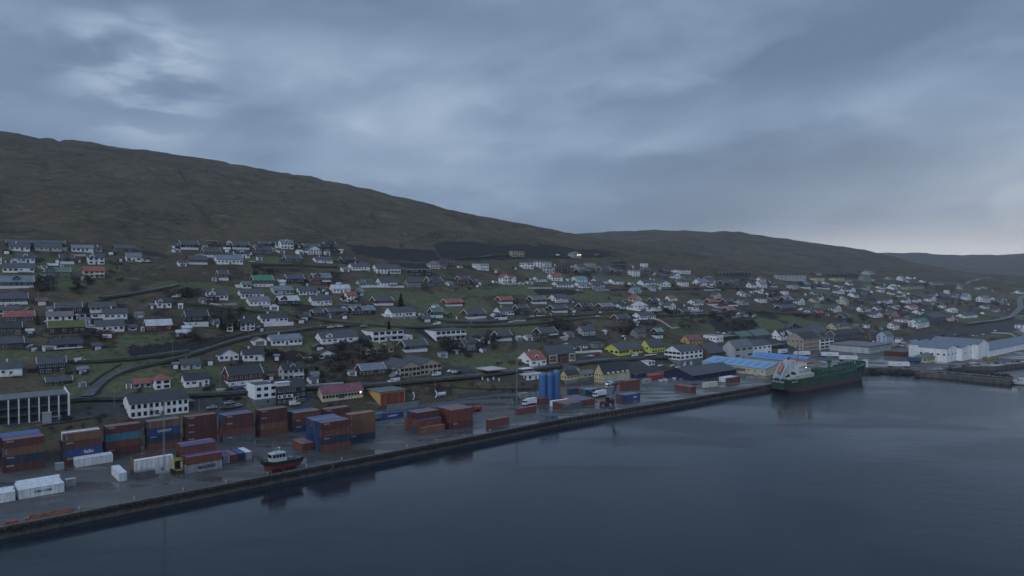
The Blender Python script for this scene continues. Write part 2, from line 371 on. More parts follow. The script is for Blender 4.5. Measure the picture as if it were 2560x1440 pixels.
l1 = Noise(led.outputs[0], .030, 5, .6, dist=.4); l2 = Noise(pos, .010, 3, .5)
ledge = M('MULTIPLY', MapR(M('ABSOLUTE', M('SUBTRACT', l1, .5)), .022, .004), MapR(l2, .38, .52))
gul = N('ShaderNodeMapping'); Lk(pos, gul.inputs[0]); gul.inputs['Rotation'].default_value = (0, 0, -TH-.25); gul.inputs['Scale'].default_value = (1.0, .10, .10)
g1 = Noise(gul.outputs[0], .014, 4, .55, dist=.3); gully = M('MULTIPLY', MapR(M('ABSOLUTE', M('SUBTRACT', g1, .47)), .010, .002), MapR(Noise(pos, .02, 3), .45, .6))
moor = MixC(M('MULTIPLY', ledge, .7), moor, (.020, .019, .018))
moor = MixC(M('MULTIPLY', gully, .75), moor, (.016, .015, .014))
moor = MixC(M('MULTIPLY', MapR(Noise(led.outputs[0], .09, 5, .7), .59, .67), .6), moor, (.17, .165, .155))
moor = MixC(MapR(a3, .58, .72, 0, .7), moor, (.022, .021, .018))
fieldm = Ramp(a3, [(.3, (.054, .064, .034)), (.5, (.094, .104, .053)), (.7, (.142, .138, .082))])
c_ = MixC(MapR(M('ADD', sp.outputs[0], M('MULTIPLY', M('SUBTRACT', a4, .5), .5)), .3, .75), moor, fieldm)
c_ = MixC(MapR(M('ADD', sp.outputs[1], M('MULTIPLY', M('SUBTRACT', a3, .5), .6)), .35, .65), c_, Ramp(a3, [(.3, (.016, .016, .018)), (.7, (.040, .037, .034))]))
c_ = MixC(MapR(M('ADD', sp.outputs[2], M('MULTIPLY', M('SUBTRACT', a3, .5), .3)), .4, .6), c_, Ramp(a3, [(.3, (.045, .046, .048)), (.7, (.075, .075, .074))]))
Lk(c_, p.inputs['Base Color'])
bp = N('ShaderNodeBump'); bp.inputs['Strength'].default_value = .9; bp.inputs['Distance'].default_value = 1.6; Lk(M('ADD', a3, M('MULTIPLY', a2, 1.5)), bp.inputs['Height']); Lk(bp.outputs[0], p.inputs['Normal'])
me.materials.append(gm); g = obj('ground', me); struct(g)

# ---------------------------------------------------------------- water
wm = bpy.data.materials.new('harbour_water'); wm.use_nodes = True; nt = wm.node_tree; p = nt.nodes['Principled BSDF']
p.inputs['Base Color'].default_value = (.010, .017, .026, 1); p.inputs['IOR'].default_value = 1.33; p.inputs['Specular IOR Level'].default_value = .5
pos = N('ShaderNodeNewGeometry').outputs['Position']
mp = N('ShaderNodeMapping'); Lk(pos, mp.inputs[0]); mp.inputs['Rotation'].default_value = (0, 0, .5); mp.inputs['Scale'].default_value = (1, 2.4, 1)
r1 = Noise(mp.outputs[0], .55, 3, .55); r2 = Noise(mp.outputs[0], .09, 3, .5); patch = M('ADD', M('MULTIPLY', Noise(mp.outputs[0], .011, 4, .5, dist=.5), .45), M('MULTIPLY', Noise(mp.outputs[0], .0032, 3, .5, dist=.8), .55))
Lk(MapR(patch, .44, .56, .07, .24), p.inputs['Roughness'])
bp = N('ShaderNodeBump'); bp.inputs['Distance'].default_value = .12; Lk(MapR(patch, .44, .56, .22, .60), bp.inputs['Strength'])
Lk(M('ADD', r1, M('MULTIPLY', r2, 1.5)), bp.inputs['Height']); Lk(bp.outputs[0], p.inputs['Normal'])
w = MB().poly([(-6300,-6200,0),(6300,-6200,0),(6300,5800,0),(-6300,5800,0)], [(0,1,2,3)]).build('water', wm); struct(w)

# ---------------------------------------------------------------- quay
def asphalt(name, base, wet, seed):
    global nt
    m = bpy.data.materials.new(name); m.use_nodes = True; nt = m.node_tree; p = nt.nodes['Principled BSDF']
    pos = N('ShaderNodeNewGeometry').outputs['Position']
    mp = N('ShaderNodeMapping'); Lk(pos, mp.inputs[0]); mp.inputs['Rotation'].default_value = (0, 0, -TH); mp.inputs['Scale'].default_value = (.35, 1, 1); mp.inputs['Location'].default_value = (seed, 0, 0)
    n = Noise(mp.outputs[0], .10, 4, .55, dist=.4); n2 = Noise(pos, 1.1, 5, .65); n3 = Noise(mp.outputs[0], .035, 4, .6)
    Lk(MixC(MapR(n3, .38, .62), tuple(c*.72 for c in base), MixC(MapR(n2, .3, .7), base, tuple(c*1.35 for c in base))), p.inputs['Base Color'])
    Lk(MapR(n, .47, .55, .62, .60-wet), p.inputs['Roughness'])
    b = N('ShaderNodeBump'); b.inputs['Distance'].default_value = .02; Lk(MapR(n, .44, .60, .4, .05), b.inputs['Strength']); Lk(Noise(pos, 4.0, 3), b.inputs['Height']); Lk(b.outputs[0], p.inputs['Normal'])
    return m
AQ = asphalt('wet_quay_asphalt', (.060, .060, .061), .48, 0.); AR = asphalt('road_asphalt', (.054, .056, .060), .22, 40.)
conc = mat('weathered_concrete', (.13, .125, .115), .85, .35, .6, streak=True, bump=.3)
darkc = mat('wet_stained_concrete', (.085, .082, .072), .7, .45, .5, streak=True, bump=.5)
def slab(name, P, z1, z0, mt, ms):
    n = len(P); b = MB()
    b.poly([(x, y, z1) for x, y in P], [tuple(range(n))], 0)
    b.poly([(x, y, z1) for x, y in P]+[(x, y, z0) for x, y in P], [(i, i+n, (i+1) % n+n, (i+1) % n) for i in range(n)], 1)
    o = b.build(name, [mt, ms])
    import bmesh
    bm = bmesh.new(); bm.from_mesh(o.data); bmesh.ops.triangulate(bm, faces=[f for f in bm.faces if len(f.verts) > 4]); bmesh.ops.recalc_face_normals(bm, faces=bm.faces); bm.to_mesh(o.data); bm.free()
    return struct(o)
slab('quay', QUAY, QZ, -4, AQ, darkc)
pr = slab('breakwater', PIER, QZ-.2, -4, darkc, darkc)
# kerb beam along the quay edge
b = MB()
for (x0, y0), (x1, y1) in zip(QEDGE[:-1], QEDGE[1:]):
    b.bar((x0, y0, QZ+.14), (x1, y1, QZ+.14), .55, .3)
struct(b.build('kerb', conc))
rr = random.Random(3); b = MB()
for A, B_, n in (((2160,926),(2291,932),150), ((2291,936),(2358,938),70), ((2358,938),(2531,954),260), ((2362,926),(2536,943),90), ((2360,925),(2430,917),60), ((2430,917),(2560,909),60)):
    a_, c_ = pl(*A, 1.6), pl(*B_, 1.6)
    for i in range(n):
        t = rr.random(); p_ = Vector((a_[0]+(c_[0]-a_[0])*t+rr.gauss(0, .9), a_[1]+(c_[1]-a_[1])*t+rr.gauss(0, 1.1), rr.uniform(-.4, 3.2)))
        s = rr.uniform(.5, 1.35); k = len(b.v); V8 = [p_+Vector((sx*s*rr.uniform(.6, 1.1), sy*s*rr.uniform(.6, 1.1), sz*s*rr.uniform(.5, .9))) for sx, sy, sz in ((-1,-1,-1),(1,-1,-1),(1,1,-1),(-1,1,-1),(-1,-1,1),(1,-1,1),(1,1,1),(-1,1,1))]
        b.poly(V8, [(0,3,2,1),(4,5,6,7),(0,1,5,4),(1,2,6,5),(2,3,7,6),(3,0,4,7)])
tag(b.build('rubble', mat('basalt_rubble', (.050, .046, .042), .9, .5, 1.2)), 'dark basalt rubble heaped along the breakwater', 'rubble', kind='stuff')
# ---------------------------------------------------------------- roads
def ribbon(name, P, w, mt, lift=.18, kerbs=True, step=5.):
    pts = [gp(a, b)[:2] for a, b in P]
    Q = []
    for i in range(len(pts)-1):
        a = Vector(pts[max(i-1, 0)]); b_ = Vector(pts[i]); c = Vector(pts[i+1]); d = Vector(pts[min(i+2, len(pts)-1)])
        n = max(2, int((c-b_).length/step))
        for k in range(n):
            t = k/n; Q.append(.5*((2*b_)+(c-a)*t+(2*a-5*b_+4*c-d)*t*t+(3*b_-a-3*c+d)*t**3))
    Q.append(Vector(pts[-1]))
    zs = []
    for q in Q:
        zs.append(gz(q.x, q.y))
    zs = np.convolve(np.pad(zs, 3, 'edge'), np.ones(7)/7, 'valid')
    b = MB(); L = []; K = MB(); O = [(-w/2-.5, -1.2), (-w/2, 0), (w/2, 0), (w/2+.5, -1.2)]
    nrm = []
    for i, q in enumerate(Q):
        t = (Q[min(i+1, len(Q)-1)]-Q[max(i-1, 0)]).normalized(); nrm.append(Vector((-t.y, t.x)))
    for i, q in enumerate(Q):
        zm = max(zs[i], gz(*(q+nrm[i]*w/2)), gz(*(q-nrm[i]*w/2))) if w > 3 else zs[i]
        zm = .5*zm+.5*zs[i] if w > 3 else zm
        for o, dz in O: b.v.append((q.x+nrm[i].x*o, q.y+nrm[i].y*o, max(zm, 0)+lift+dz+.25))
    for i in range(len(Q)-1):
        for k in range(3):
            b.f.append([i*4+k, i*4+4+k, i*4+5+k, i*4+1+k]); b.m.append(0 if k == 1 else 1)
    o = b.build(name, [mt, mat('verge_grass', (.045, .047, .028), .95, .3)]); struct(o)
    if kerbs:
        for side in (1, 2):
            P_ = [Vector(b.v[i*4+side]) for i in range(len(Q))]
            for a, c in zip(P_[:-1], P_[1:]): K.bar(a+Vector((0, 0, .06)), c+Vector((0, 0, .04)), .2, .13)
        struct(K.build('kerb', conc))
    return Q
ribbon('road', [(120,1010),(179,999),(253,996),(311,996),(390,991),(468,988),(614,980),(764,970),(901,965),(1001,958),(1119,947),(1200,940),(1290,928),(1390,916),(1486,903),(1586,897),(1700,893),(1830,880),(1915,868),(1960,862)], 8, AR)
ribbon('road', [(215,1000),(233,974),(272,941),(350,916),(430,900),(487,883),(575,854),(653,838),(730,828),(800,818),(901,812),(968,815),(1052,818),(1230,815),(1267,813),(1368,806),(1420,800),(1469,795),(1530,798),(1600,803)], 4.8, AR, kerbs=False)
ribbon('road', [(165,904),(253,903),(330,897),(408,887),(470,878)], 4.5, AR, kerbs=False)
ribbon('road', [(434,755),(518,763),(585,773),(669,781),(736,788),(800,799),(860,806),(901,811)], 5.0, AR, kerbs=False)
ribbon('road', [(640,661),(690,662),(753,663),(800,667),(850,668)], 5, AR, kerbs=False)
ribbon('road', [(250,746),(330,735),(400,722),(440,712)], 5, AR, kerbs=False)
ribbon('road', [(2405,716),(2421,706),(2445,699),(2474,694)], 11, mat('pale_road', (.12, .12, .125), .8, .2), kerbs=False)
ribbon('road', [(2600,730),(2560,741),(2550,752),(2553,768),(2545,778),(2528,792),(2495,801),(2450,806),(2415,811)], 9, mat('pale_road', (.12, .12, .125), .8, .2), kerbs=False)
ribbon('track', [(1100,648),(1180,644),(1225,640),(1271,637)], 5, mat('gravel_track', (.12, .11, .10), .95, .3), kerbs=False)
ribbon('track', [(1385,643),(1425,641),(1460,638),(1497,635)], 5, mat('gravel_track', (.12, .11, .10), .95, .3), kerbs=False)
ribbon('road', [(1500,724),(1600,722),(1700,722),(1800,720),(1900,724),(2000,728)], 5, AR, kerbs=False)
ribbon('road', [(980,772),(1100,800),(1180,806),(1300,798),(1400,790),(1560,782),(1640,788),(1760,786),(1880,778),(2000,786),(2100,784)], 5, AR, kerbs=False)
# painted lines on the main road
# ---------------------------------------------------------------- haze
hz = MB().box(-6400, 6400, -6300, 5900, -7, 420).mesh('haze', [])
hm = bpy.data.materials.new('haze'); hm.use_nodes = True; nt = hm.node_tree; nt.nodes.clear()
vp = N('ShaderNodeVolumePrincipled'); vp.inputs['Color'].default_value = (.74, .80, .90, 1); vp.inputs['Density'].default_value = .00009; vp.inputs['Anisotropy'].default_value = .2
oo = N('ShaderNodeOutputMaterial'); Lk(vp.outputs[0], oo.inputs['Volume']); hz.materials.append(hm)
tag(obj('haze', hz), 'thin blue evening haze over the harbour and hills', 'haze', kind='stuff')
# ---------------------------------------------------------------- buildings
WC = {'W': ('white', (.72,.74,.76)), 'C': ('cream', (.50,.46,.33)), 'K': ('black', (.016,.017,.019)), 'D': ('dark brown', (.035,.026,.022)), 'R': ('dark red', (.095,.022,.02)),
      'G': ('grey', (.22,.225,.23)), 'Y': ('yellow', (.52,.42,.20)), 'O': ('ochre', (.50,.33,.10)), 'N': ('navy', (.012,.018,.06)), 'T': ('beige', (.34,.30,.24)), 'L': ('pale grey', (.40,.42,.44)),
      'V': ('yellow-green', (.57,.59,.12)), 'P': ('pinkish', (.52,.44,.42)), 'B': ('pale blue', (.40,.48,.58)), 'U': ('brick brown', (.10,.07,.055)), 'E': ('green-grey', (.11,.15,.13)), 'S': ('slate grey', (.07,.075,.085))}
RC = {'s': ('slate', (.050,.054,.064)), 'k': ('black', (.020,.022,.026)), 'l': ('pale', (.42,.44,.47)), 'r': ('red', (.24,.07,.05)), 'g': ('green', (.035,.17,.10)), 't': ('teal', (.10,.24,.21)), 'm': ('maroon', (.19,.06,.09)),
      'b': ('blue-grey', (.13,.16,.20)), 'o': ('turf', (.10,.10,.035)), 'u': ('brown', (.085,.065,.05)), 'e': ('green-grey', (.09,.13,.10)), 'v': ('mauve', (.15,.12,.14)), 'x': ('grey', (.12,.13,.14)),
      'q': ('blue', (.10,.23,.46)), 'p': ('light blue', (.17,.31,.50))}
def wm_(k): n, c = WC[k]; return mat('wall_'+n.replace(' ', '_'), c, .75, .16, .35, streak=True)
def rm_(k): n, c = RC[k]; return mat('roof_'+n.replace(' ', '_'), c, .6 if k != 'o' else .95, .28 if k not in 'qp' else .14, .45, streak=k in 'qp')
FRW = mat('window_frame_white', (.62,.64,.66), .5, 0); FRD = mat('window_frame_dark', (.05,.05,.055), .5, 0); FRB = mat('window_frame_blue', (.05,.10,.22), .5, 0)
GLS = mat('window_glass', (.010,.014,.022), .12, 0); LIT = mat('lit_window', (.8,.6,.35), .5, 0, emit=((1.0,.78,.48), 1.6))
CONC = mat('plinth_concrete', (.15,.15,.145), .85, .25, .6, streak=True); WHT = mat('white_paint', (.62,.64,.66), .6, .1, .6); DOORM = mat('door_paint', (.09,.06,.045), .5, .1)
WMC = {}
def win_me(w, h, fr=0, lit=0):
    k = (round(w, 1), round(h, 1), fr, lit)
    if k not in WMC:
        w, h = k[:2]; b = MB(); t = .12
        b.box(-w/2-t, w/2+t, -.05, .02, -h/2-t, h/2+t, 0); b.box(-w/2, w/2, -.075, -.045, -h/2, h/2, 1)
        if w > 1.1: b.box(-.04, .04, -.10, -.06, -h/2, h/2, 0)
        if w > 2.6: b.box(-w/4-.04, -w/4+.04, -.10, -.06, -h/2, h/2, 0); b.box(w/4-.04, w/4+.04, -.10, -.06, -h/2, h/2, 0)
        WMC[k] = b.mesh('window', [(FRW, FRD, FRB)[fr], LIT if lit else GLS])
    return WMC[k]
def ngon_roof(b, Lx, Ly, z, rise, ridge, t, ov):
    if ridge == 'x':
        for s in (-1, 1):
            y0, y1 = (-ov, Ly/2) if s < 0 else (Ly+ov, Ly/2); zr = z+rise; k = rise/(Ly/2); z0 = z-ov*k
            P = [(-ov, y0, z0), (Lx+ov, y0, z0), (Lx+ov, y1, zr), (-ov, y1, zr)]
            Q = [(x, y, q+t) for x, y, q in P]; F_ = [(0,1,2,3), (4,7,6,5), (0,4,5,1), (1,5,6,2), (3,7,4,0), (2,6,7,3)]
            b.poly(P+Q, F_ if s < 0 else [f[::-1] for f in F_])
    elif ridge == 'y':
        c = MB(); ngon_roof(c, Ly, Lx, z, rise, 'x', t, ov)
        b.poly([(y, x, q) for x, y, q in c.v], [tuple(f)[::-1] for f in c.f])
    elif ridge == 'h':
        i = min(Lx, Ly)/2; a, c = (i, Lx-i) if Lx > Ly else (Lx/2, Lx/2); y0, y1 = (Ly/2, Ly/2) if Lx > Ly else (i, Ly-i)
        P = [(-ov,-ov,z), (Lx+ov,-ov,z), (Lx+ov,Ly+ov,z), (-ov,Ly+ov,z), (a,y0,z+rise), (c+.01,y0,z+rise), (c+.01,y1+.01,z+rise), (a,y1+.01,z+rise)]
        b.poly(P, [(0,1,5,4), (1,2,6,5), (2,3,7,6), (3,0,4,7), (4,5,6,7), (0,3,2,1)])
    else:
        b.box(-ov, Lx+ov, -ov, Ly+ov, z, z+max(rise, .35))
def bld(name, P, th, Lx, Ly, H, rise, ridge, wk, rk, look, cat, px, py, base=None, wf=None, wl=None, frame=0, parent=None, ov=.4, chim=0, door=True, group=None, lit=0, extra=None, ww=None, hh=1.15, trim=False, roff=0., parapet=False, brl=None):
    """wf/wl: (storeys, columns) of windows on the front and on the left gable"""
    root = parent or thing(name, P, th)
    ox, oy, oz = (0, 0, 0)
    if parent:
        d = Vector(P)-parent.location; c, s = math.cos(th), math.sin(th); ox, oy, oz = d.x*c+d.y*s, -d.x*s+d.y*c, d.z
    else: pend(root, look, px, py, cat, group)
    def put(b, nm, m, par=None):
        b.v = [(x+ox, y+oy, z+oz) for x, y, z in b.v]; return b.build(nm, m, par or root)
    z0 = base[0] if base else 0
    b = MB()
    if ridge in 'xy':
        if ridge == 'x': tops = [(0, 0, H), (Lx, 0, H), (Lx, Ly, H), (0, Ly, H)]; ap = [(Lx, Ly/2, H+rise), (0, Ly/2, H+rise)]
        else: tops = [(0, 0, H), (Lx, 0, H), (Lx, Ly, H), (0, Ly, H)]; ap = [(Lx/2, 0, H+rise), (Lx/2, Ly, H+rise)]
        lo = [(x, y, z0-(.0 if base else 4)) for x, y, _ in tops]
        F_ = [(0,3,2,1)]
        F_ += ([(0,1,5,4), (1,2,6,8,5), (2,3,7,6), (3,0,4,9,7)] if ridge == 'x' else [(0,1,5,8,4), (1,2,6,5), (2,3,7,9,6), (3,0,4,7)])
        b.poly(lo+tops+ap, F_)
    else: b.box(0, Lx, 0, Ly, z0-(0 if base else 4), H)
    wall = put(b, 'wall', wm_(wk))
    if base: put(MB().box(-.06, Lx+.06, -.06, Ly+.06, -4, base[0]), 'basement', base[1])
    b = MB(); ngon_roof(b, Lx, Ly, H, rise, ridge, .16, ov if ridge != 'f' else (ov if not parapet else -.25)); b.v = [(x, y, z+.01+roff) for x, y, z in b.v]
    roof = put(b, 'roof', rm_(rk))
    if parapet:
        b = MB(); q = .6
        for a in ((0, Lx, -.02, .25), (0, Lx, Ly-.25, Ly+.02)): b.box(a[0]-.02, a[1]+.02, a[2], a[3], H-.02, H+q)
        for a in ((-.02, .25), (Lx-.25, Lx+.02)): b.box(a[0], a[1], .252, Ly-.252, H-.02, H+q-.01)
        put(b, 'parapet', wm_(wk))
    if trim and ridge == 'x':
        for xx in (-ov-.03, Lx+ov-.09):
            b = MB(); k = rise/(Ly/2)
            b.bar((xx+.06, -ov, H-ov*k+.12), (xx+.06, Ly/2, H+rise+.12), .14, .42); b.bar((xx+.06, Ly+ov, H-ov*k+.12), (xx+.06, Ly/2, H+rise+.12), .14, .42); put(b, 'barge_board', WHT)
    for c in range(chim):
        cx = Lx*(.3+.4*c) if ridge != 'y' else Lx/2-.35; cy = Ly/2-.35 if ridge != 'y' else Ly*.5
        put(MB().box(cx, cx+.75, cy, cy+.75, H+rise*.6, H+rise+1.1).box(cx-.06, cx+.81, cy-.06, cy+.81, H+rise+1.1, H+rise+1.3), 'chimney', WHT if wk in 'WC' else CONC, roof)
    def wins(n, cols, L, face, hgt0):
        if not n or not cols: return
        for i in range(n):
            zc = hgt0 + (i+.56)*(H-hgt0)/n
            for j in range(cols):
                x = L*(j+.5)/cols; w = ww or min(1.7, L/cols*.5)
                if face == 'f' and door and i == 0 and not base and j == cols//2 and cols > 2: continue
                rr = random.random()
                if rr < .10 and not ww: continue
                w2 = w*(1 if ww else random.choice((.75, 1, 1.25))); h2 = min(hh, (H-hgt0)/n*.5)
                o = obj('window', win_me(w2, h2, frame, 1 if random.random() < lit else 0), root)
                o.location = (ox+x, oy-.001, oz+zc) if face == 'f' else (ox-.001, oy+x, oz+zc)
                if face != 'f': o.rotation_euler = (0, 0, -math.pi/2)
    if wf: wins(wf[0], wf[1], Lx, 'f', z0)
    if wl: wins(wl[0], wl[1], Ly, 'l', z0)
    if base and wf and wf[1] > 1 and base[0] > 1.8:
        for j in range(max(1, wf[1]-1)):
            if random.random() < .7:
                o = obj('window', win_me(1.2, .7, frame), root); o.location = (ox+Lx*(j+.7)/wf[1], oy-.06, oz+base[0]*.55)
    if door and wf and wf[1] > 2 and not base:
        dx = Lx*(wf[1]//2+.5)/wf[1]
        put(MB().box(dx-.5, dx+.5, -.06, .02, 0, 2.05).box(dx-.6, dx+.6, -.04, .01, 0, 2.15), 'door', DOORM)
    if extra: extra(root, Lx, Ly, H, rise, z0, put)
    root['_H'] = H; 
    del root['_H']
    return root
def corner(xa, yb, xl, xr, z=None, th=TH, Ly=None):
    if z is None: X, D, Z = gp(xa, yb)
    else: (X, D), Z = pl(xa, yb, z), z
    c, s = math.cos(th), math.sin(th); tr = (xr-1280)/F
    Lx = (tr*D-X)/(c-tr*s)
    if Ly is None: tl = (xl-1280)/F; Ly = (tl*D-X)/(-s-tl*c)
    return (X, D, Z), abs(Lx), abs(Ly)
def zat(y, D): return CZ-(y-HZ)*D/F
def sp(name, look, xl, xa, xr, yb, ye, yr, ridge, wk, rk, cat='building', Ly=None, z=None, th=TH, **k):
    P, Lx, Ly = corner(xa, yb, xl, xr, z, th, Ly)
    H = zat(ye, P[1])-P[2]
    Dr = P[1] + (Ly/2*math.cos(th) if ridge in 'xh' else Lx/2*math.sin(th))
    rise = .35 if ridge == 'f' else max(.4, zat(yr, Dr)-P[2]-H)
    return bld(name, P, th, Lx, Ly, H, rise, ridge, wk, rk, look, cat, (xl+xr)/2, (yb+ye)/2, **k)
def xtra(fl, wk):
    def ex(root, Lx, Ly, H, rise, z0, put):
        if 'd' in fl or 'x' in fl:
            w = min(Lx*.34, 4.2) if 'x' in fl else min(Lx*.28, 3.2); cx = Lx*(.5 if 'd' in fl else .22); k = rise/(Ly/2); dy = 0. if 'x' in fl else Ly*.14
            h2 = H + (rise*.55 if 'x' in fl else dy*k+1.3); r2 = w*.36; yE = Ly/2
            b = MB(); b.poly([(cx-w/2, dy-.02, H-.2), (cx+w/2, dy-.02, H-.2), (cx+w/2, yE, H-.2), (cx-w/2, yE, H-.2), (cx-w/2, dy-.02, h2), (cx+w/2, dy-.02, h2), (cx+w/2, yE, h2), (cx-w/2, yE, h2), (cx, dy-.02, h2+r2), (cx, yE, h2+r2)],
                             [(0,1,5,8,4), (1,2,6,5), (3,0,4,7), (2,3,7,9,6), (0,3,2,1)])
            d = put(b, 'dormer', wm_(wk))
            rb = MB()
            for s in (-1, 1):
                rb.bar((cx+s*(w/2+.3)*.5, dy-.35, h2+r2/2-.03), (cx+s*(w/2+.3)*.5, yE, h2+r2/2-.03), 0.01, 0.01)
            rb = MB(); A = [(cx-w/2-.3, h2-.2), (cx, h2+r2+.06), (cx+w/2+.3, h2-.2)]
            for (xa, za), (xb, zb) in ((A[0], A[1]), (A[1], A[2])):
                rb.poly([(xa, dy-.35, za), (xb, dy-.35, zb), (xb, yE, zb), (xa, yE, za), (xa, dy-.35, za+.14), (xb, dy-.35, zb+.14), (xb, yE, zb+.14), (xa, yE, za+.14)], [(0,3,2,1), (4,5,6,7), (0,1,5,4), (2,3,7,6), (0,4,7,3), (1,2,6,5)])
            put(rb, 'dormer_roof', [c for c in root.children if c.name.startswith('roof')][0].data.materials[0])
            if 'x' in fl or Lx > 6:
                o = obj('window', win_me(min(1.6, w*.5), 1.0), root); o.location = (cx, dy-.03, h2-.75)
        if 'y' in fl:
            w = Lx*.5; x0 = Lx*.45; zb = max(z0, 2.3) if H > 4 else .3
            b = MB().box(x0, x0+w, -1.7, -.002, zb-.15, zb).box(x0, x0+w, -1.75, -1.65, zb, zb+.9)
            put(b, 'balcony', WHT)
        if 'r' in fl:
            put(MB().box(Lx+.02, Lx+3.4, Ly*.2, Ly*.85, -3, 2.5).box(Lx+.02, Lx+3.7, Ly*.2-.2, Ly*.85+.2, 2.5, 2.7), 'garage', wm_(wk))
        if 'l' in fl:
            put(MB().box(-3.6, -.02, Ly*.25, Ly*.8, -3, 2.4).box(-3.8, -.02, Ly*.25-.2, Ly*.8+.2, 2.4, 2.6), 'garage', wm_(wk))
    return ex
def house(x0, x1, yt, yb, wk, rk, fl=''):
    W = 8.; yaw = TH + random.uniform(-.05, .05) + (.0 if x0 > 900 else -.02)
    xc = (x0+x1)/2; X, D, Z = gp(xc, yb); s = F/D
    c, sn = math.cos(yaw), math.sin(yaw); t = (xc-1280)/F
    cx, cy = abs(c-t*sn), abs(sn+t*c); tot = (x1-x0)/s
    for _ in range(3):
        L = max(2.5, (tot-W*cy)/cx); W = min(10., max(min(6.5, tot*.8), .62*L)) if tot > 6 else tot*.7
        if 'g' in fl: W = min(11, max(7, tot*.5))
    xa = x0 + W*cy*s if W*cy*s < (x1-x0)*.7 else x0+(x1-x0)*.5
    P, L, _ = corner(xa, yb, x0, x1, None, yaw, W)
    rg = 'f' if 'f' in fl else ('h' if 'h' in fl else ('y' if 'g' in fl else 'x'))
    Dr = P[1]+(W/2*c if rg != 'y' else L/2*sn); Ht = max(2.6, zat(yt, Dr)-P[2])
    w_ = W if rg != 'y' else L
    rise = .35 if rg == 'f' else min(.40*w_, .46*Ht); H = Ht-rise
    base = None
    if 'b' in fl: base = (H*.42, WHT)
    if 'B' in fl: base = (H*.42, CONC)
    sc = F/P[1]
    n = max(1, min(3, round((H-(base[0] if base else 0))/2.6))); colsf = max(1, min(7, int(L/(2.4 if sc > 2.6 else 3.4)))); colsl = max(1, min(3, int(W/3.6)))
    wn, rn = WC[wk][0], RC[rk][0]
    ft = {'d': 'with dormer', 'x': 'with cross gable', 'y': 'with balcony'}
    look = f"{wn} {rn}-roofed " + ('flat ' if rg == 'f' else '') + ('hut' if (x1-x0)/s < 6.5 else 'house')
    if 'b' in fl and wk != 'W': look += ' on white basement'
    else:
        for q in 'dxy':
            if q in fl: look += ' '+ft[q]; break
    frame = 1 if (wk in 'WLC' and random.random() < .5) else 0
    return bld('house' if (x1-x0)/s >= 6.5 else 'hut', P, yaw, L, W, H, rise, rg, wk, rk, look, 'house' if (x1-x0)/s >= 6.5 else 'hut', xc, (yt+yb)/2, base=base, wf=(n, colsf), wl=((n, colsl) if cy > .2 else None),
               frame=frame, chim=1 if ('c' in fl or (rg == 'x' and random.random() < .4 and sc > 1.8)) else 0, lit=0, extra=xtra(fl, wk), trim=(wk in 'KDRSE' and sc > 2), ov=.45, group='houses on the hillside', door=sc > 1.6,
               parapet=False)
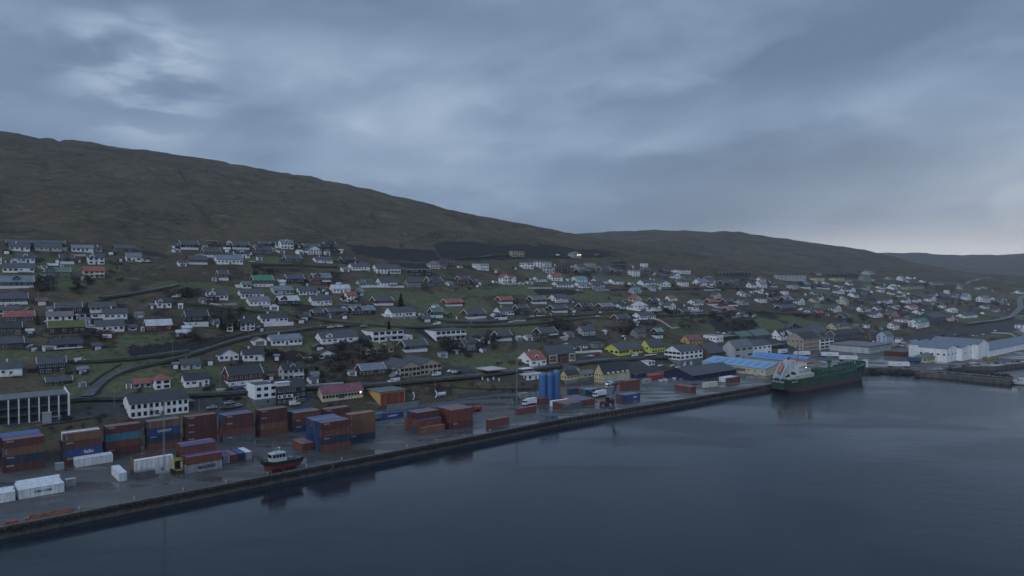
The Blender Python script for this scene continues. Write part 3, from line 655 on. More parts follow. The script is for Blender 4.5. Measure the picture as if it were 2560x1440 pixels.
HS = """17 163 599 616 D s;24 76 608 626 W s;86 155 608 627 L s;177 235 612 629 W b;237 256 617 629 W s;39 88 634 657 W s d;149 186 635 660 D s db;217 262 634 661 W s x;313 354 632 655 W b;282 342 613 630 U s;-12 5 636 660 W s;6 86 658 681 W s y;
101 119 662 672 W s f;120 145 659 669 R l;110 176 669 692 E e x;206 262 666 695 C r yl;-4 84 690 722 K b bd;-6 68 733 762 D s b;-6 47 766 785 W s;7 84 778 808 S r;135 204 757 784 R s;113 181 780 803 W v;218 290 756 783 C s b;255 317 772 799 W s y;386 428 745 771 W k x;
194 214 785 796 W s f;224 248 786 796 W s f;-6 52 806 840 S k;116 212 803 838 D o r;232 309 801 831 W s;317 341 812 826 W s;358 428 800 830 R l;-4 56 844 876 S s r;118 205 849 877 N k b;-6 52 906 943 W s y;88 161 894 937 K s;108 176 945 967 K s;375 423 937 976 W r h;325 375 949 973 L r;
457 520 778 817 K k b;563 581 808 829 W s f;592 636 797 827 W k;640 719 785 808 W k y;663 754 838 865 W b;536 595 873 905 W k g;598 659 873 904 W k;643 670 870 882 G s;443 500 899 926 L s;449 521 935 971 W k;553 655 918 968 R k b;694 758 910 953 L k dy;
808 868 772 788 D s;866 937 766 789 K b x;960 1039 769 795 W s y;1069 1107 770 795 K e b;1108 1129 781 795 K e g;1055 1069 784 793 K s;1150 1215 774 798 R s by;785 895 831 862 W s x;785 836 876 898 W k g;926 983 859 885 C o d;906 924 870 888 C s g;993 1068 851 882 K s b;
1147 1191 848 878 G s x;1186 1212 840 857 W k g;886 963 911 944 D b;1237 1282 741 760 R r b;1315 1367 740 760 D e b;1370 1420 736 757 W s y;1233 1284 768 789 W s y;1282 1321 762 788 D s;1337 1363 772 794 D u b;1366 1419 763 782 K s b;1439 1484 758 777 K s x;1486 1535 758 777 R b;
1535 1576 759 772 W k;1576 1620 754 777 W l h;1526 1575 786 809 R s;1580 1640 781 800 W s;1228 1280 828 854 K s b;1330 1394 820 847 K s y;1438 1489 816 840 L s;1575 1616 823 846 G s x;1405 1470 856 873 W k;1468 1511 857 871 G s f;1628 1658 821 847 K t b;
1660 1690 755 775 W s g;1718 1760 749 764 W e;1720 1748 767 776 W s f;1758 1795 747 764 R r b;1799 1835 747 764 R s;1836 1872 749 763 L s x;1690 1728 773 789 D s;1778 1805 771 781 G s f;1803 1840 768 784 D r;1840 1870 780 792 W s y;1886 1918 746 758 W s f;1917 1944 745 757 R s;
1945 1983 741 762 K b x;1983 2013 744 762 W s g;1934 1990 763 779 D s;1995 2027 768 781 W s;1600 1620 658 668 W l f;1600 1625 669 690 S s;1646 1677 673 685 D s;1636 1672 684 698 U s;1670 1703 682 698 W s g;1678 1727 674 684 W s f;1712 1740 688 700 G s;1592 1640 699 716 W s y;1637 1677 702 717 W s g;
1692 1722 704 716 W s f;1731 1768 697 716 W b;1792 1833 700 715 D s;1832 1860 697 713 S s g;1860 1888 694 706 S s;1889 1915 693 705 W r;1866 1892 706 720 W s;1884 1918 702 720 W b;1915 1945 707 718 D s b;1935 2015 687 700 L e f;1793 1875 680 689 D l f;1966 1998 712 724 L s f;1996 2027 704 722 K b b;
1180 1222 659 675 W l f;1299 1334 657 672 W l f;1334 1379 654 671 W l f;1356 1387 667 683 L s f;1387 1423 667 681 D x f;1391 1416 651 664 U s;1432 1464 660 672 L s;1459 1491 656 668 T x f;1433 1476 672 685 D s;1490 1526 666 688 S s;1526 1556 672 688 K s;1532 1566 650 672 D l f;1569 1600 676 691 W l f;
1246 1274 685 709 W r g;1270 1290 690 709 W r g;1329 1369 691 704 W s;1367 1407 683 702 W r;1425 1469 691 704 W t;1377 1435 704 718 W s;1432 1473 705 720 W b;1464 1513 703 723 L s;1475 1520 696 709 W s;1517 1561 697 711 W s;
807 840 604 629 K k d;780 832 642 657 W s;847 889 642 660 K k;868 925 658 676 W s y;928 1002 661 683 W s y;1067 1101 653 671 P v h;1102 1115 661 671 P s;1101 1138 646 664 K k f;1018 1078 673 690 K l f;888 938 698 718 L s x;938 992 694 718 W s y;1008 1052 696 718 G s;1060 1106 692 717 S s d;1138 1176 690 711 R s;1174 1192 698 711 R s;
822 876 712 733 W l;859 893 729 755 W r;924 983 742 764 R s b;1101 1156 748 766 R r b;447 497 601 624 D s b;517 552 602 614 D l f;503 553 619 643 D s b;575 624 604 623 K s b;581 625 625 645 W k d;634 682 616 636 S s x;646 677 604 615 D s;696 734 599 622 W b d;752 800 609 623 R s;761 804 614 636 W s g;
465 519 639 661 U s b;534 608 637 661 W b;707 754 638 656 S s;541 571 676 701 R s bl;625 683 688 717 D g b;600 628 703 721 W e;709 760 687 708 K s;775 827 683 712 R b xy;511 570 726 751 W s x;592 660 723 747 W s y;673 734 715 737 L b;737 791 718 738 W s r;613 675 742 765 W v y;687 748 740 765 K l x;769 830 739 764 W s y;775 808 775 790 K s;
2024 2062 694 703 C k f;2072 2111 694 704 C k f;2058 2145 686 694 D k f;2146 2177 688 703 G e x;2050 2075 704 712 W s;2041 2075 711 723 K s b;2081 2110 712 719 W s;2081 2112 720 735 W s g;2112 2140 718 731 W k g;2118 2149 731 744 W s;2152 2180 731 747 S s g;2020 2050 745 757 C s;2045 2061 738 751 W s g;2064 2086 744 756 D s;
2094 2123 745 764 C t;2071 2105 762 781 W s g;2105 2142 767 782 U s;2137 2179 767 781 W s x;2166 2209 781 795 W s g;2090 2127 785 806 K k;2214 2246 776 790 T s g;2226 2255 766 775 B s;2259 2296 763 774 W r;2206 2233 747 759 W s g;2252 2278 745 758 W s g;2240 2267 734 746 W s g;2216 2238 729 737 W s;2240 2264 727 735 W s;
2190 2212 725 731 W l f;2222 2242 711 719 W l;2240 2262 690 703 W t x;2215 2234 692 699 L s;2264 2280 690 698 W s;2018 2068 811 834 G s g;2067 2125 808 827 C s x;2130 2157 810 822 E e g;2157 2177 811 821 W s f;2065 2160 827 851 S k;2160 2194 824 847 U s;2193 2236 829 857 B e;2219 2250 806 825 W m;2250 2271 808 822 R s f;
2236 2270 797 808 W s f;2272 2325 798 822 W g x;2367 2388 786 804 P s g;2391 2446 784 796 W s;2350 2367 763 771 W s f;2362 2396 771 782 W l;2309 2342 740 755 W s g;2321 2348 733 745 W s g;2376 2400 732 745 L s g;2402 2429 733 751 W b g;2440 2477 740 757 W b x;2488 2512 742 762 L s g;2540 2560 726 735 W s;2320 2388 714 726 U s f;
2250 2310 716 725 T u f;2320 2360 704 713 T s;2280 2312 774 787 W k;2245 2268 774 790 R s;2480 2502 770 781 L s g;2538 2572 811 822 W s f;2537 2575 824 842 G l;2537 2572 791 801 E e f;2290 2320 757 768 D s;2340 2362 752 763 G s;2420 2450 770 782 S s;2450 2475 762 772 W s;2135 2160 748 760 D s;2160 2200 756 768 U s;2180 2206 766 776 W s;2024 2045 728 738 L s;2075 2100 737 746 D s;2100 2130 697 704 L s;2176 2200 706 714 D s;2186 2215 715 723 W s;2150 2176 715 726 L s g;2280 2300 736 746 S s;2296 2318 700 707 W s;2340 2370 738 748 D s;2280 2305 746 756 W s g;1950 1972 727 738 W s f;1700 1722 689 699 G s"""
HOUSES = []
for ln in HS.replace('\n', '').split(';'):
    q = ln.split()
    fl = q[6] if len(q) > 6 else ''
    if 'f' not in fl and random.random() < .22 and float(q[1])-float(q[0]) > 24: fl += random.choice('rl')
    HOUSES.append(tuple(map(float, q[:4]))); house(*map(float, q[:4]), q[4], q[5], fl)
# the closely built centre-right of the town: more small houses in the gaps between the larger ones
rh = random.Random(21); TRY = 0
while TRY < 6000:
    TRY += 1
    xc_ = rh.uniform(1560, 2520); ylo = np.interp(xc_, [1560, 1900, 2200, 2520], [722, 712, 705, 715]); yhi = np.interp(xc_, [1560, 1700, 1900, 2100, 2300, 2520], [790, 790, 785, 800, 800, 770])
    yb_ = rh.uniform(ylo, yhi); sc_ = F/gp(xc_, yb_)[1]; w_ = rh.uniform(8.5, 14)*sc_; h_ = rh.uniform(5, 7.5)*sc_
    if 1640 < xc_ < 1900 and 792 < yb_: continue
    if any(min(xc_+w_/2, b_)-max(xc_-w_/2, a) > .25*w_ and abs(yb_-d) < max(5., .55*h_+2) or (min(xc_+w_/2, b_)-max(xc_-w_/2, a) > -1 and abs(yb_-d) < 2.5) for a, b_, c, d in HOUSES): continue
    q = (xc_-w_/2, xc_+w_/2, yb_-h_, yb_); HOUSES.append(q)
    house(*q, rh.choice('WWWWWLGDKSCRP'), rh.choice('ssssskbxrt'), rh.choice(['', '', 'g', 'g', 'b', 'x', 'y', 'f', 'd']))
    if len(HOUSES) > 299: break

# sheds, garages and boathouses in the gardens
TRY = 0; SH = []
while TRY < 7000 and len(SH) < 230:
    TRY += 1; a_, b_, c, d = rh.choice(HOUSES[:300]); sc_ = (b_-a_)/15
    xc_ = rh.choice((a_-rh.uniform(3, 9)*sc_*.6-3, b_+rh.uniform(3, 9)*sc_*.6+3)); yb_ = d+rh.uniform(-2, 5)*sc_*.6; w_ = max(4.5, rh.uniform(4.5, 7)*sc_); h_ = w_*rh.uniform(.5, .72)
    if xc_ < 0 or xc_ > 2550 or yb_ > 975 or yb_ < 606: continue
    if any(min(xc_+w_/2, q[1])-max(xc_-w_/2, q[0]) > .15*w_ and abs(yb_-q[3]) < 6 for q in HOUSES+SH): continue
    q = (xc_-w_/2, xc_+w_/2, yb_-h_, yb_); SH.append(q); wk = rh.choice('WWWLGDKSRRU'); rk = rh.choice('sskblxux'); P_ = gp(xc_, yb_); s_ = F/P_[1]
    L_ = w_/s_*.8; W_ = L_*rh.uniform(.7, 1); rg = rh.choice('xxyf')
    def dr(root, Lx, Ly, H, rise, z0, put, wk=wk): put(MB().box(Lx*.2, Lx*.8, -.05, .0, 0, min(2.1, H*.85)), 'garage_door', WHT if wk in 'DKSRUG' else mat('door_grey', (.14,.15,.16), .5, .1))
    bld('shed', P_, TH+rh.choice((0, 0, .3, -.3)), L_, W_, rh.uniform(2.2, 2.7), .35 if rg == 'f' else W_*.3, rg, wk, rk, f"small {WC[wk][0]} {RC[rk][0]}-roofed shed", 'shed', xc_, yb_-h_/2, ov=.2, door=False, extra=dr, group='garden sheds and garages')

# ---- the larger buildings
BLK = mat('black_cladding', (.018,.018,.02), .5, .1)
def fins(root, Lx, Ly, H, rise, z0, put):
    n = 8
    for i in range(n+1):
        x = Lx*i/n
        put(MB().box(x-.22, x+.22, -.9, .0, -.5, H), 'fin', WHT)
    for z in (H*.30, H*.62):
        put(MB().box(.3, Lx-.3, -.35, -.003, z-.35, z+.35), 'spandrel', mat('spandrel_panel', (.07,.065,.06), .5, .3, 1.2))
    put(MB().box(-.3, Lx+.3, -1.0, -.02, -1.5, -.45), 'plinth', WHT)
    put(MB().box(Lx*.66, Lx*.77, -3.4, -.92, -3, 2.9).box(Lx*.655, Lx*.775, -3.6, -.92, 2.9, 3.2), 'entrance', mat('entrance_glass', (.30,.33,.36), .4, .1))
    b = MB().poly([(Lx+.02, -1.2, -3), (Lx+.5, -1.2, -3), (Lx+.5, Ly, -3), (Lx+.02, Ly, -3), (Lx+.02, -1.2, H+.3), (Lx+.5, -1.2, H+.3), (Lx+.5, Ly, H+1.5), (Lx+.02, Ly, H+1.5)], [(0,3,2,1), (4,5,6,7), (0,1,5,4), (1,2,6,5), (2,3,7,6), (3,0,4,7)]); put(b, 'side_wall', WHT)
sp('office_building', 'long black glazed office with white fins', -42, -38, 166, 1066, 1006, 990, 'f', 'K', 'x', 'office', Ly=14, wf=(3, 16), ww=2.2, hh=1.5, frame=1, door=False, extra=fins)
def stair(root, Lx, Ly, H, rise, z0, put):
    b = MB(); 
    for k in range(10): b.box(Lx*.32+k*.55, Lx*.32+(k+1)*.55, -1.2, -.01, 3.2-k*.32, 3.35-k*.32)
    b.bar((Lx*.32, -1.2, 4.2), (Lx*.32+5.5, -1.2, 1.2), .06); put(b, 'stair', mat('galvanised_steel', (.22,.23,.24), .4, .1))
    b = MB().box(Lx+.02, Lx+3.6, Ly*.2, Ly*.8, 4.2, 4.5).bar((Lx+3.4, Ly*.25, -3), (Lx+3.4, Ly*.25, 4.2), .2).bar((Lx+3.4, Ly*.75, -3), (Lx+3.4, Ly*.75, 4.2), .2); put(b, 'porch', CONC)
sp('warehouse', 'long white two-storey warehouse with dark roof and outside stair', 317, 321, 468, 1050, 1012, 988, 'x', 'W', 'k', 'warehouse', Ly=15, wf=(2, 10), ww=1.1, hh=1.7, frame=1, extra=stair)
sp('apartment_block', 'white three-storey flat-roofed block with parapet', 625, 636, 690, 1017, 968, 958, 'f', 'W', 's', 'apartment block', Ly=13, wf=(2, 3), ww=1.8, hh=1.3, frame=1, base=(3.1, mat('grey_render', (.14,.16,.18), .8, .1)), door=False, parapet=True)
def trimz(root, Lx, Ly, H, rise, z0, put):
    put(MB().box(.3, Lx*.55, -.05, -.01, H*.42, H*.62), 'band', WHT); put(MB().box(Lx*.55, Lx*.57, -.08, -.01, -2, H*.42).box(Lx*.62, Lx*.64, -.08, -.01, -2, H*.42).box(Lx*.57, Lx*.75, -.08, -.01, H*.40, H*.42), 'drainpipe', WHT)
    put(MB().box(Lx*.02, Lx*.48, Ly*.12, Ly*.45, H+rise*.2, H+rise*.2+2.0).box(Lx*.0, Lx*.5, Ly*.08, Ly*.47, H+rise*.2+2.0, H+rise*.2+2.2), 'dormer', WHT)
sp('apartment_block', 'black white-trimmed apartment house', 689, 691, 762, 1016, 974, 952, 'x', 'K', 'k', 'apartment block', Ly=12, wf=(3, 6), extra=trimz, door=False)
def bigwin(root, Lx, Ly, H, rise, z0, put):
    for x in (.42, .50): 
        o = obj('window', win_me(1.7, 2.3, 0), root); o.location = (Lx*x, -.002, H*.5)
    o = obj('window', win_me(.8, 1.0, 0, 1), root); o.location = (Lx*.94, -.002, H*.68)
sp('hall', 'long cream hall with maroon roof and one lit window', 791, 804, 906, 1007, 986, 968, 'x', 'C', 'm', 'hall', wf=(1, 13), ww=1.1, hh=1.2, frame=1, extra=bigwin, door=False)
def rust(root, Lx, Ly, H, rise, z0, put):
    put(MB().box(.4, Lx-.4, -.06, -.01, -1, H-.7), 'cladding', mat('rust_red_cladding', (.22,.045,.022), .7, .35, 1.0, streak=True))
    for x in (.2, .75): put(MB().box(Lx*x-.12, Lx*x+.12, -.4, -.07, -1, H), 'post', CONC)
    b = MB(); 
    for k in range(40): x = -.2+k*(Lx+5)/40; b.box(x, x+(Lx+5)/40*.93, -7.2-.06*(k % 2), -7.1, -4, 1.6)
    put(b, 'fence', mat('corrugated_grey', (.17,.20,.22), .5, .3, .8, streak=True))
sp('workshop', 'ochre workshop with rust-red open front and corrugated fence', 916, 949, 1011, 1016, 983, 970, 'f', 'O', 'x', 'workshop', extra=rust, ov=.6)
def deck(root, Lx, Ly, H, rise, z0, put):
    put(MB().box(Lx+.02, Lx+7, 0, Ly*.6, -3, H*.42), 'annex', WHT); put(MB().box(Lx*.3, Lx+.0, -1.6, -.08, H*.47, H*.62), 'balcony', WHT)
sp('villa', 'white modern villa with flat turf roof and terrace', 902, 932, 1008, 856, 829, 820, 'f', 'W', 'o', 'house', wf=(2, 5), ww=3.0, hh=1.6, frame=1, extra=deck, ov=.5)
sp('villa', 'white modern flat-roofed villa with long glazed front', 1060, 1090, 1163, 854, 828, 820, 'f', 'W', 's', 'house', wf=(2, 6), ww=2.9, hh=1.7, frame=1, extra=lambda root, Lx, Ly, H, rise, z0, put: put(MB().box(Lx*.05, Lx, -1.8, -.08, H*.45, H*.60), 'balcony', WHT))
g_ = sp('school', 'long grey school with twin shallow gables and tall windows', 961, 1000, 1050, 946, 921, 903, 'y', 'T', 's', 'school', Ly=26, wf=(2, 5), wl=(1, 6), ww=1.9, hh=1.7, frame=1)
sp('school', '', 1050, 1050.3, 1103, 939.5, 914, 898, 'y', 'T', 's', Ly=26, wf=(2, 5), ww=1.9, hh=1.7, frame=1, parent=g_)
def stripe(root, Lx, Ly, H, rise, z0, put):
    put(MB().box(-.06, -.01, .2, Ly-.2, H-.9, H-.35), 'stripe', mat('signal_red', (.45,.03,.025), .5, .05)); put(MB().box(Lx*.3, Lx*.95, Ly*.4, Ly*.95, H+.37, H+2.6), 'upper_storey', WHT)
    put(MB().box(Lx*.62, Lx*.86, Ly*.4-.05, Ly*.4-.004, H+.9, H+1.5), 'sign', mat('signal_red', (.45,.03,.025)))
sp('filling_station_shop', 'low white shop with red stripe behind the silos', 1264, 1318, 1362, 952, 940, 925, 'f', 'W', 'l', 'shop', wf=(1, 3), wl=(1, 7), ww=1.6, hh=1.4, frame=1, extra=stripe)
def canopy():
    P, Lx, Ly = corner(1222, 946, 1188, 1266); r = thing('fuel_canopy', P, TH, 'canopy', None, 'flat pale canopy with red edge on posts above fuel pumps')
    MB().box(0, Lx, 0, Ly, 4.3, 4.75).build('canopy_roof', wm_('L'), r); MB().box(-.05, Lx+.05, -.05, Ly+.05, 4.0, 4.29).build('fascia', mat('signal_red', (.45,.03,.025)), r)
    for i in range(2):
        for j in range(3): MB().box(Lx*(.2+.6*i), Lx*(.2+.6*i)+.3, Ly*(.2+.3*j), Ly*(.2+.3*j)+.3, -1.5, 4.0).build('post', CONC, r)
    for k in range(4):
        a = gp(1206+k*14, 950+3*(k % 2)); q = thing('fuel_pump', a, TH); pend(q, 'white fuel pump at the canopy', 1206+k*14, 950, 'fuel pump', 'fuel pumps at the canopy')
        MB().box(-.4, .4, -.3, .3, 0, 1.7).build('body', WHT, q); MB().box(-.35, .35, -.34, -.305, 1.0, 1.5).build('display', GLS, q)
canopy()
def wings(root, Lx, Ly, H, rise, z0, put):
    put(MB().box(.3, Lx*.30, -.5, -.01, -2, H-.3), 'wing', wm_('C')); put(MB().box(Lx*.76, Lx-.2, -.5, -.01, -2, H-.3), 'wing', wm_('C'))
    for wx in (.04, .09, .14, .19, .24, .79, .84, .89, .94):
        for zz_ in (.28, .66): o = obj('window', win_me(.7, 1.6, 1), root); o.location = (Lx*wx, -.5, H*zz_)
sp('civic_hall', 'brown-roofed civic hall with cream wings around a dark centre', 1343, 1372, 1438, 909, 888, 866, 'x', 'U', 's', 'civic hall', wf=(2, 9), ww=.9, hh=1.4, extra=wings, frame=1)
sp('shop_house', 'white roadside house with red tiled roof and dormer', 1293, 1329, 1366, 918, 901, 880, 'x', 'W', 'r', 'house', wf=(1, 3), wl=(2, 2), ww=2.4, extra=xtra('d', 'W'), chim=1)
sp('yellow_building', 'pale yellow grey-roofed warehouse behind the small yellow house', 1379, 1437, 1452, 946, 927, 916, 'y', 'Y', 's', 'building', Ly=None, wl=(1, 8), ww=1.0, frame=1)
g_ = sp('yellow_house', 'small pale yellow house with dark roof on stone base', 1402, 1418, 1448, 960, 939, 927, 'x', 'Y', 'k', 'house', wf=(1, 4), wl=(1, 2), base=(2.0, CONC))
sp('yellow_house', '', 1447, 1448.3, 1490, 954, 938, 929, 'x', 'Y', 'x', Ly=8, wf=(1, 4), base=(2.0, CONC), parent=g_, door=False)
def lower(root, Lx, Ly, H, rise, z0, put):
    put(MB().box(-.04, Lx+.04, -.05, -.01, -2, H*.48), 'lower_wall', wm_('L'))
    for k in range(5): put(MB().box(Lx*(.14+.18*k), Lx*(.14+.18*k)+1.8, -.6, .9, H-.6, H+.5), 'dormer', WHT)
sp('warehouse', 'large pale yellow warehouse with black roof and white lower wall', 1486, 1509, 1575, 958, 935, 910, 'x', 'Y', 'k', 'warehouse', wl=(2, 4), extra=lower)
sp('hall', 'low bright yellow-green hall with dark band of windows', 1512, 1548, 1607, 891, 874, 859, 'x', 'V', 's', 'hall', wf=(1, 7), ww=2.8, hh=1.3, frame=1, wl=(1, 3), ov=1.0)
sp('gabled_house', 'tall yellow-green gabled house with slate roof', 1600, 1625, 1663, 884, 868, 850, 'x', 'V', 's', 'house', wf=(2, 6), wl=(2, 2), frame=1)
sp('orange_house', 'orange house with maroon roof on the green slope', 1702, 1724, 1758, 863, 852, 839, 'x', 'O', 'm', 'house', wf=(2, 4), wl=(2, 1), frame=1)
g_ = sp('modern_building', 'white flat-roofed block with dark low wing', 1759, 1791, 1809, 857, 842, 836, 'f', 'W', 's', 'building', wf=(1, 2), wl=(1, 4), frame=1, parapet=True)
sp('modern_building', '', 1800, 1809.4, 1850, 853, 843, 838, 'f', 'D', 'x', Ly=14, wf=(1, 5), ww=3, frame=1, parent=g_)
def garage(root, Lx, Ly, H, rise, z0, put):
    for k in (.12, .42): put(MB().box(Lx*k, Lx*k+3.2, -.12, -.065, 0, 3.0), 'garage_door', WHT)
sp('office_building', 'white three-storey office on grey ground floor with ribbon windows', 1662, 1702, 1758, 917, 880, 865, 'x', 'W', 's', 'office', wf=(2, 5), wl=(2, 4), ww=3.0, hh=1.4, frame=1, base=(4.6, mat('grey_render', (.14,.16,.18))), extra=garage, door=False)
sp('brown_block', 'long dark brown block with slate roof behind white office', 1752, 1775, 1812, 908, 884, 860, 'x', 'U', 's', 'building', wf=(3, 8), Ly=18, frame=1)
g_ = sp('office_building', 'white office with bare grey gable beside the blue-roofed halls', 1808, 1838, 1884, 900, 869, 852, 'x', 'L', 'x', 'office', wf=(2, 3), ww=5.5, hh=1.3, frame=1)
sp('office_building', '', 1880, 1884.4, 1930, 893, 866, 853, 'x', 'W', 's', Ly=16, wf=(2, 4), ww=2.6, hh=1.3, frame=1, parent=g_)
g_ = sp('green_hall', 'pair of low halls with green roofs', 1833, 1852, 1884, 850, 842, 830, 'x', 'S', 'e', 'hall', wf=(1, 4), Ly=14)
sp('green_hall', '', 1880, 1890, 1929, 848, 840, 826, 'x', 'S', 'e', Ly=16, wf=(1, 4), parent=g_, door=False)
sp('gabled_house', 'large white house with dark roof and wide dormer', 1927, 1953, 1984, 852, 840, 824, 'x', 'W', 'k', 'house', wf=(2, 5), wl=(2, 3), extra=xtra('x', 'W'))
sp('gabled_house', 'black gabled house on the slope behind white gabled house', 1965, 1980, 1996, 824, 817, 808, 'y', 'K', 's', 'house', wf=(2, 2), wl=(1, 3))
sp('dark_hall', 'broad slate-roofed hall behind the big beige warehouse', 1976, 2000, 2052, 860, 843, 824, 'x', 'L', 's', 'building', wf=(1, 8), frame=1, Ly=24)
sp('warehouse', 'big beige gabled warehouse with rows of small windows', 1969, 2010, 2051, 879, 848, 832, 'x', 'T', 'k', 'warehouse', wf=(3, 9), wl=(2, 4), ww=.9, hh=1.3, frame=1, door=False)
def lights(root, Lx, Ly, H, rise, z0, put):
    k = rise/(Lx/2)
    for i in range(7):
        y = Ly*(.07+.13*i); b = MB(); b.bar((Lx*.10, y, H+Lx*.10*k+.26), (Lx*.36, y, H+Lx*.36*k+.26), .9, .08); put(b, 'rooflight', mat('rooflight', (.05,.12,.28), .4, .05))
sp('blue_roofed_hall', 'long hall with bright blue metal roof, nearest the tanker bridge', 1874, 2003, 2052, 925, 906, 893, 'y', 'T', 'q', 'hall', z=QZ, extra=lights, wf=(1, 5), ww=1.4, hh=1.2, ov=.6, door=False)
sp('blue_roofed_hall', 'long hall with light blue metal roof, on the quay side', 1757, 1916, 1976, 941, 923, 907, 'y', 'C', 'p', 'hall', z=QZ, extra=lights, wl=(1, 10), ov=.6, door=False)
sp('warehouse', 'wide navy blue warehouse with dark grey roof', 1661, 1733, 1842, 953, 940, 921, 'x', 'N', 's', 'warehouse', z=QZ, ov=.8, wf=(1, 6), ww=2, frame=1, extra=lambda root, Lx, Ly, H, rise, z0, put: put(MB().box(Lx*.4, Lx*.52, -.08, -.01, 0, H*.8), 'gate', BLK))
sp('shed', 'small cream shed with brown roof at the navy warehouse', 1833, 1862, 1878, 935, 927, 916, 'y', 'C', 'u', 'shed', z=QZ)
sp('depot', 'long flat-roofed pale grey depot with row of small windows', 2076, 2175, 2229, 885, 868, 862, 'f', 'L', 'x', 'depot', z=QZ, wf=(1, 10), ww=1.1, hh=.9, frame=1, ov=.5, extra=lambda root, Lx, Ly, H, rise, z0, put: put(MB().box(-.6, Lx+.6, -.6, Ly+.6, H-.3, H+.005), 'fascia', mat('roof_slate', RC['s'][1])))
sp('office_building', 'white office with three dark window bands beside the depot', 2040, 2052, 2086, 874, 849, 845, 'f', 'W', 's', 'office', z=QZ, wf=(3, 3), ww=6.0, hh=1.5, frame=1, Ly=14, door=False)
NB = mat('blue_panel', (.035,.07,.19), .5, .1)
def fac(root, Lx, Ly, H, rise, z0, put): put(MB().box(Lx+.02, Lx+(Lx*.46), -.35, Ly, -1, H+.9), 'link_panel', NB)
g_ = sp('fish_factory', 'white factory with three gables and blue panels between them', 2298, 2370, 2397, 907, 873, 863, 'y', 'W', 'b', 'factory', z=QZ, wl=(1, 5), wf=(1, 3), ww=1.4, frame=1, extra=fac, door=False)
sp('fish_factory', '', 2380, 2408, 2437, 903, 871, 861, 'y', 'W', 'b', z=QZ, Ly=40, wf=(1, 2), frame=1, parent=g_, extra=fac, door=False)
sp('fish_factory', '', 2417, 2448, 2475, 899, 862, 849, 'y', 'W', 'b', z=QZ, Ly=36, frame=1, parent=g_, door=False)
sp('cold_store', 'long low white store at right edge', 2470, 2476, 2640, 893, 877, 862, 'x', 'W', 'b', 'warehouse', z=QZ, Ly=22)
sp('harbour_office', 'low cream harbour house with dark green hipped roof', 2299, 2321, 2358, 908, 896, 884, 'h', 'C', 'e', 'house', z=QZ, wf=(1, 8), wl=(1, 3), ww=1.2, frame=1, ov=1.0, Ly=10)
sp('grey_block', 'big grey gabled block above the factory car park', 2320, 2334, 2367, 815, 795, 783, 'x', 'S', 's', 'building', wf=(3, 4), ww=4, Ly=20, frame=1)
sp('red_shed', 'long low red shed with white gate', 2233, 2262, 2298, 893, 882, 876, 'f', 'R', 'u', 'shed', z=QZ, Ly=16, extra=lambda root, Lx, Ly, H, rise, z0, put: put(MB().box(Lx*.6, Lx*.8, -.08, -.01, 0, H*.8), 'gate', WHT))
sp('kiosk', 'small white flat-roofed kiosk by the office car park', 1602, 1622, 1638, 915, 905, 900, 'f', 'W', 'l', 'kiosk', wf=(1, 2), ww=1.6, frame=1)
sp('bare_house', 'bare beige unfinished building with dark window holes', 1273, 1281, 1311, 642, 628, 626, 'f', 'T', 'x', 'building', wf=(2, 5), frame=1, ov=.05)
def litw(root, Lx, Ly, H, rise, z0, put):
    for k in (.55, .72, .90): o = obj('window', win_me(1.3, 1.3, 0, 1), root); o.location = (Lx*k, -.03, H*.72)
sp('lit_house', 'beige house with brightly lit windows on the upper track', 1426, 1432, 1453, 645, 634, 629, 'h', 'T', 'b', 'house', wf=(2, 2), extra=litw, Ly=9)
# ---------------------------------------------------------------- shipping containers
THC = math.radians(40.7); THR = math.radians(37.5)
CC = {'d': ('dark red', (.092,.032,.031)), 'u': ('rust-red', (.140,.052,.040)), 'o': ('orange-brown', (.165,.080,.050)), 'n': ('navy', (.020,.032,.068)), 'b': ('blue', (.032,.070,.165)), 's': ('deep blue', (.022,.050,.17)),
      't': ('teal', (.045,.16,.23)), 'w': ('white', (.60,.63,.65)), 'g': ('grey', (.26,.28,.30)), 'k': ('slate', (.085,.10,.125)), 'p': ('violet-blue', (.055,.06,.20)), 'c': ('cream', (.50,.50,.42)), 'r': ('bright red', (.30,.03,.035))}
RF = {'P': ('faded_pink', (.22,.11,.11)), 'B': ('faded_blue', (.07,.13,.26)), 'V': ('violet', (.06,.065,.26)), 'T': ('tan', (.26,.17,.12)), 'W': ('white', (.60,.63,.65)), 'K': ('slate', (.085,.10,.125)), 'L': ('pale_blue', (.25,.36,.52))}
def cm(k): n, c = CC[k]; return mat('container_'+n.replace(' ', '_').replace('-', '_'), c, .5, .30, .9, streak=True)
def rf(k): n, c = RF[k]; return mat('container_roof_'+n, c, .55, .3, .8)
GALV = mat('galvanised_steel', (.22,.23,.24), .4, .1)
CME = {}
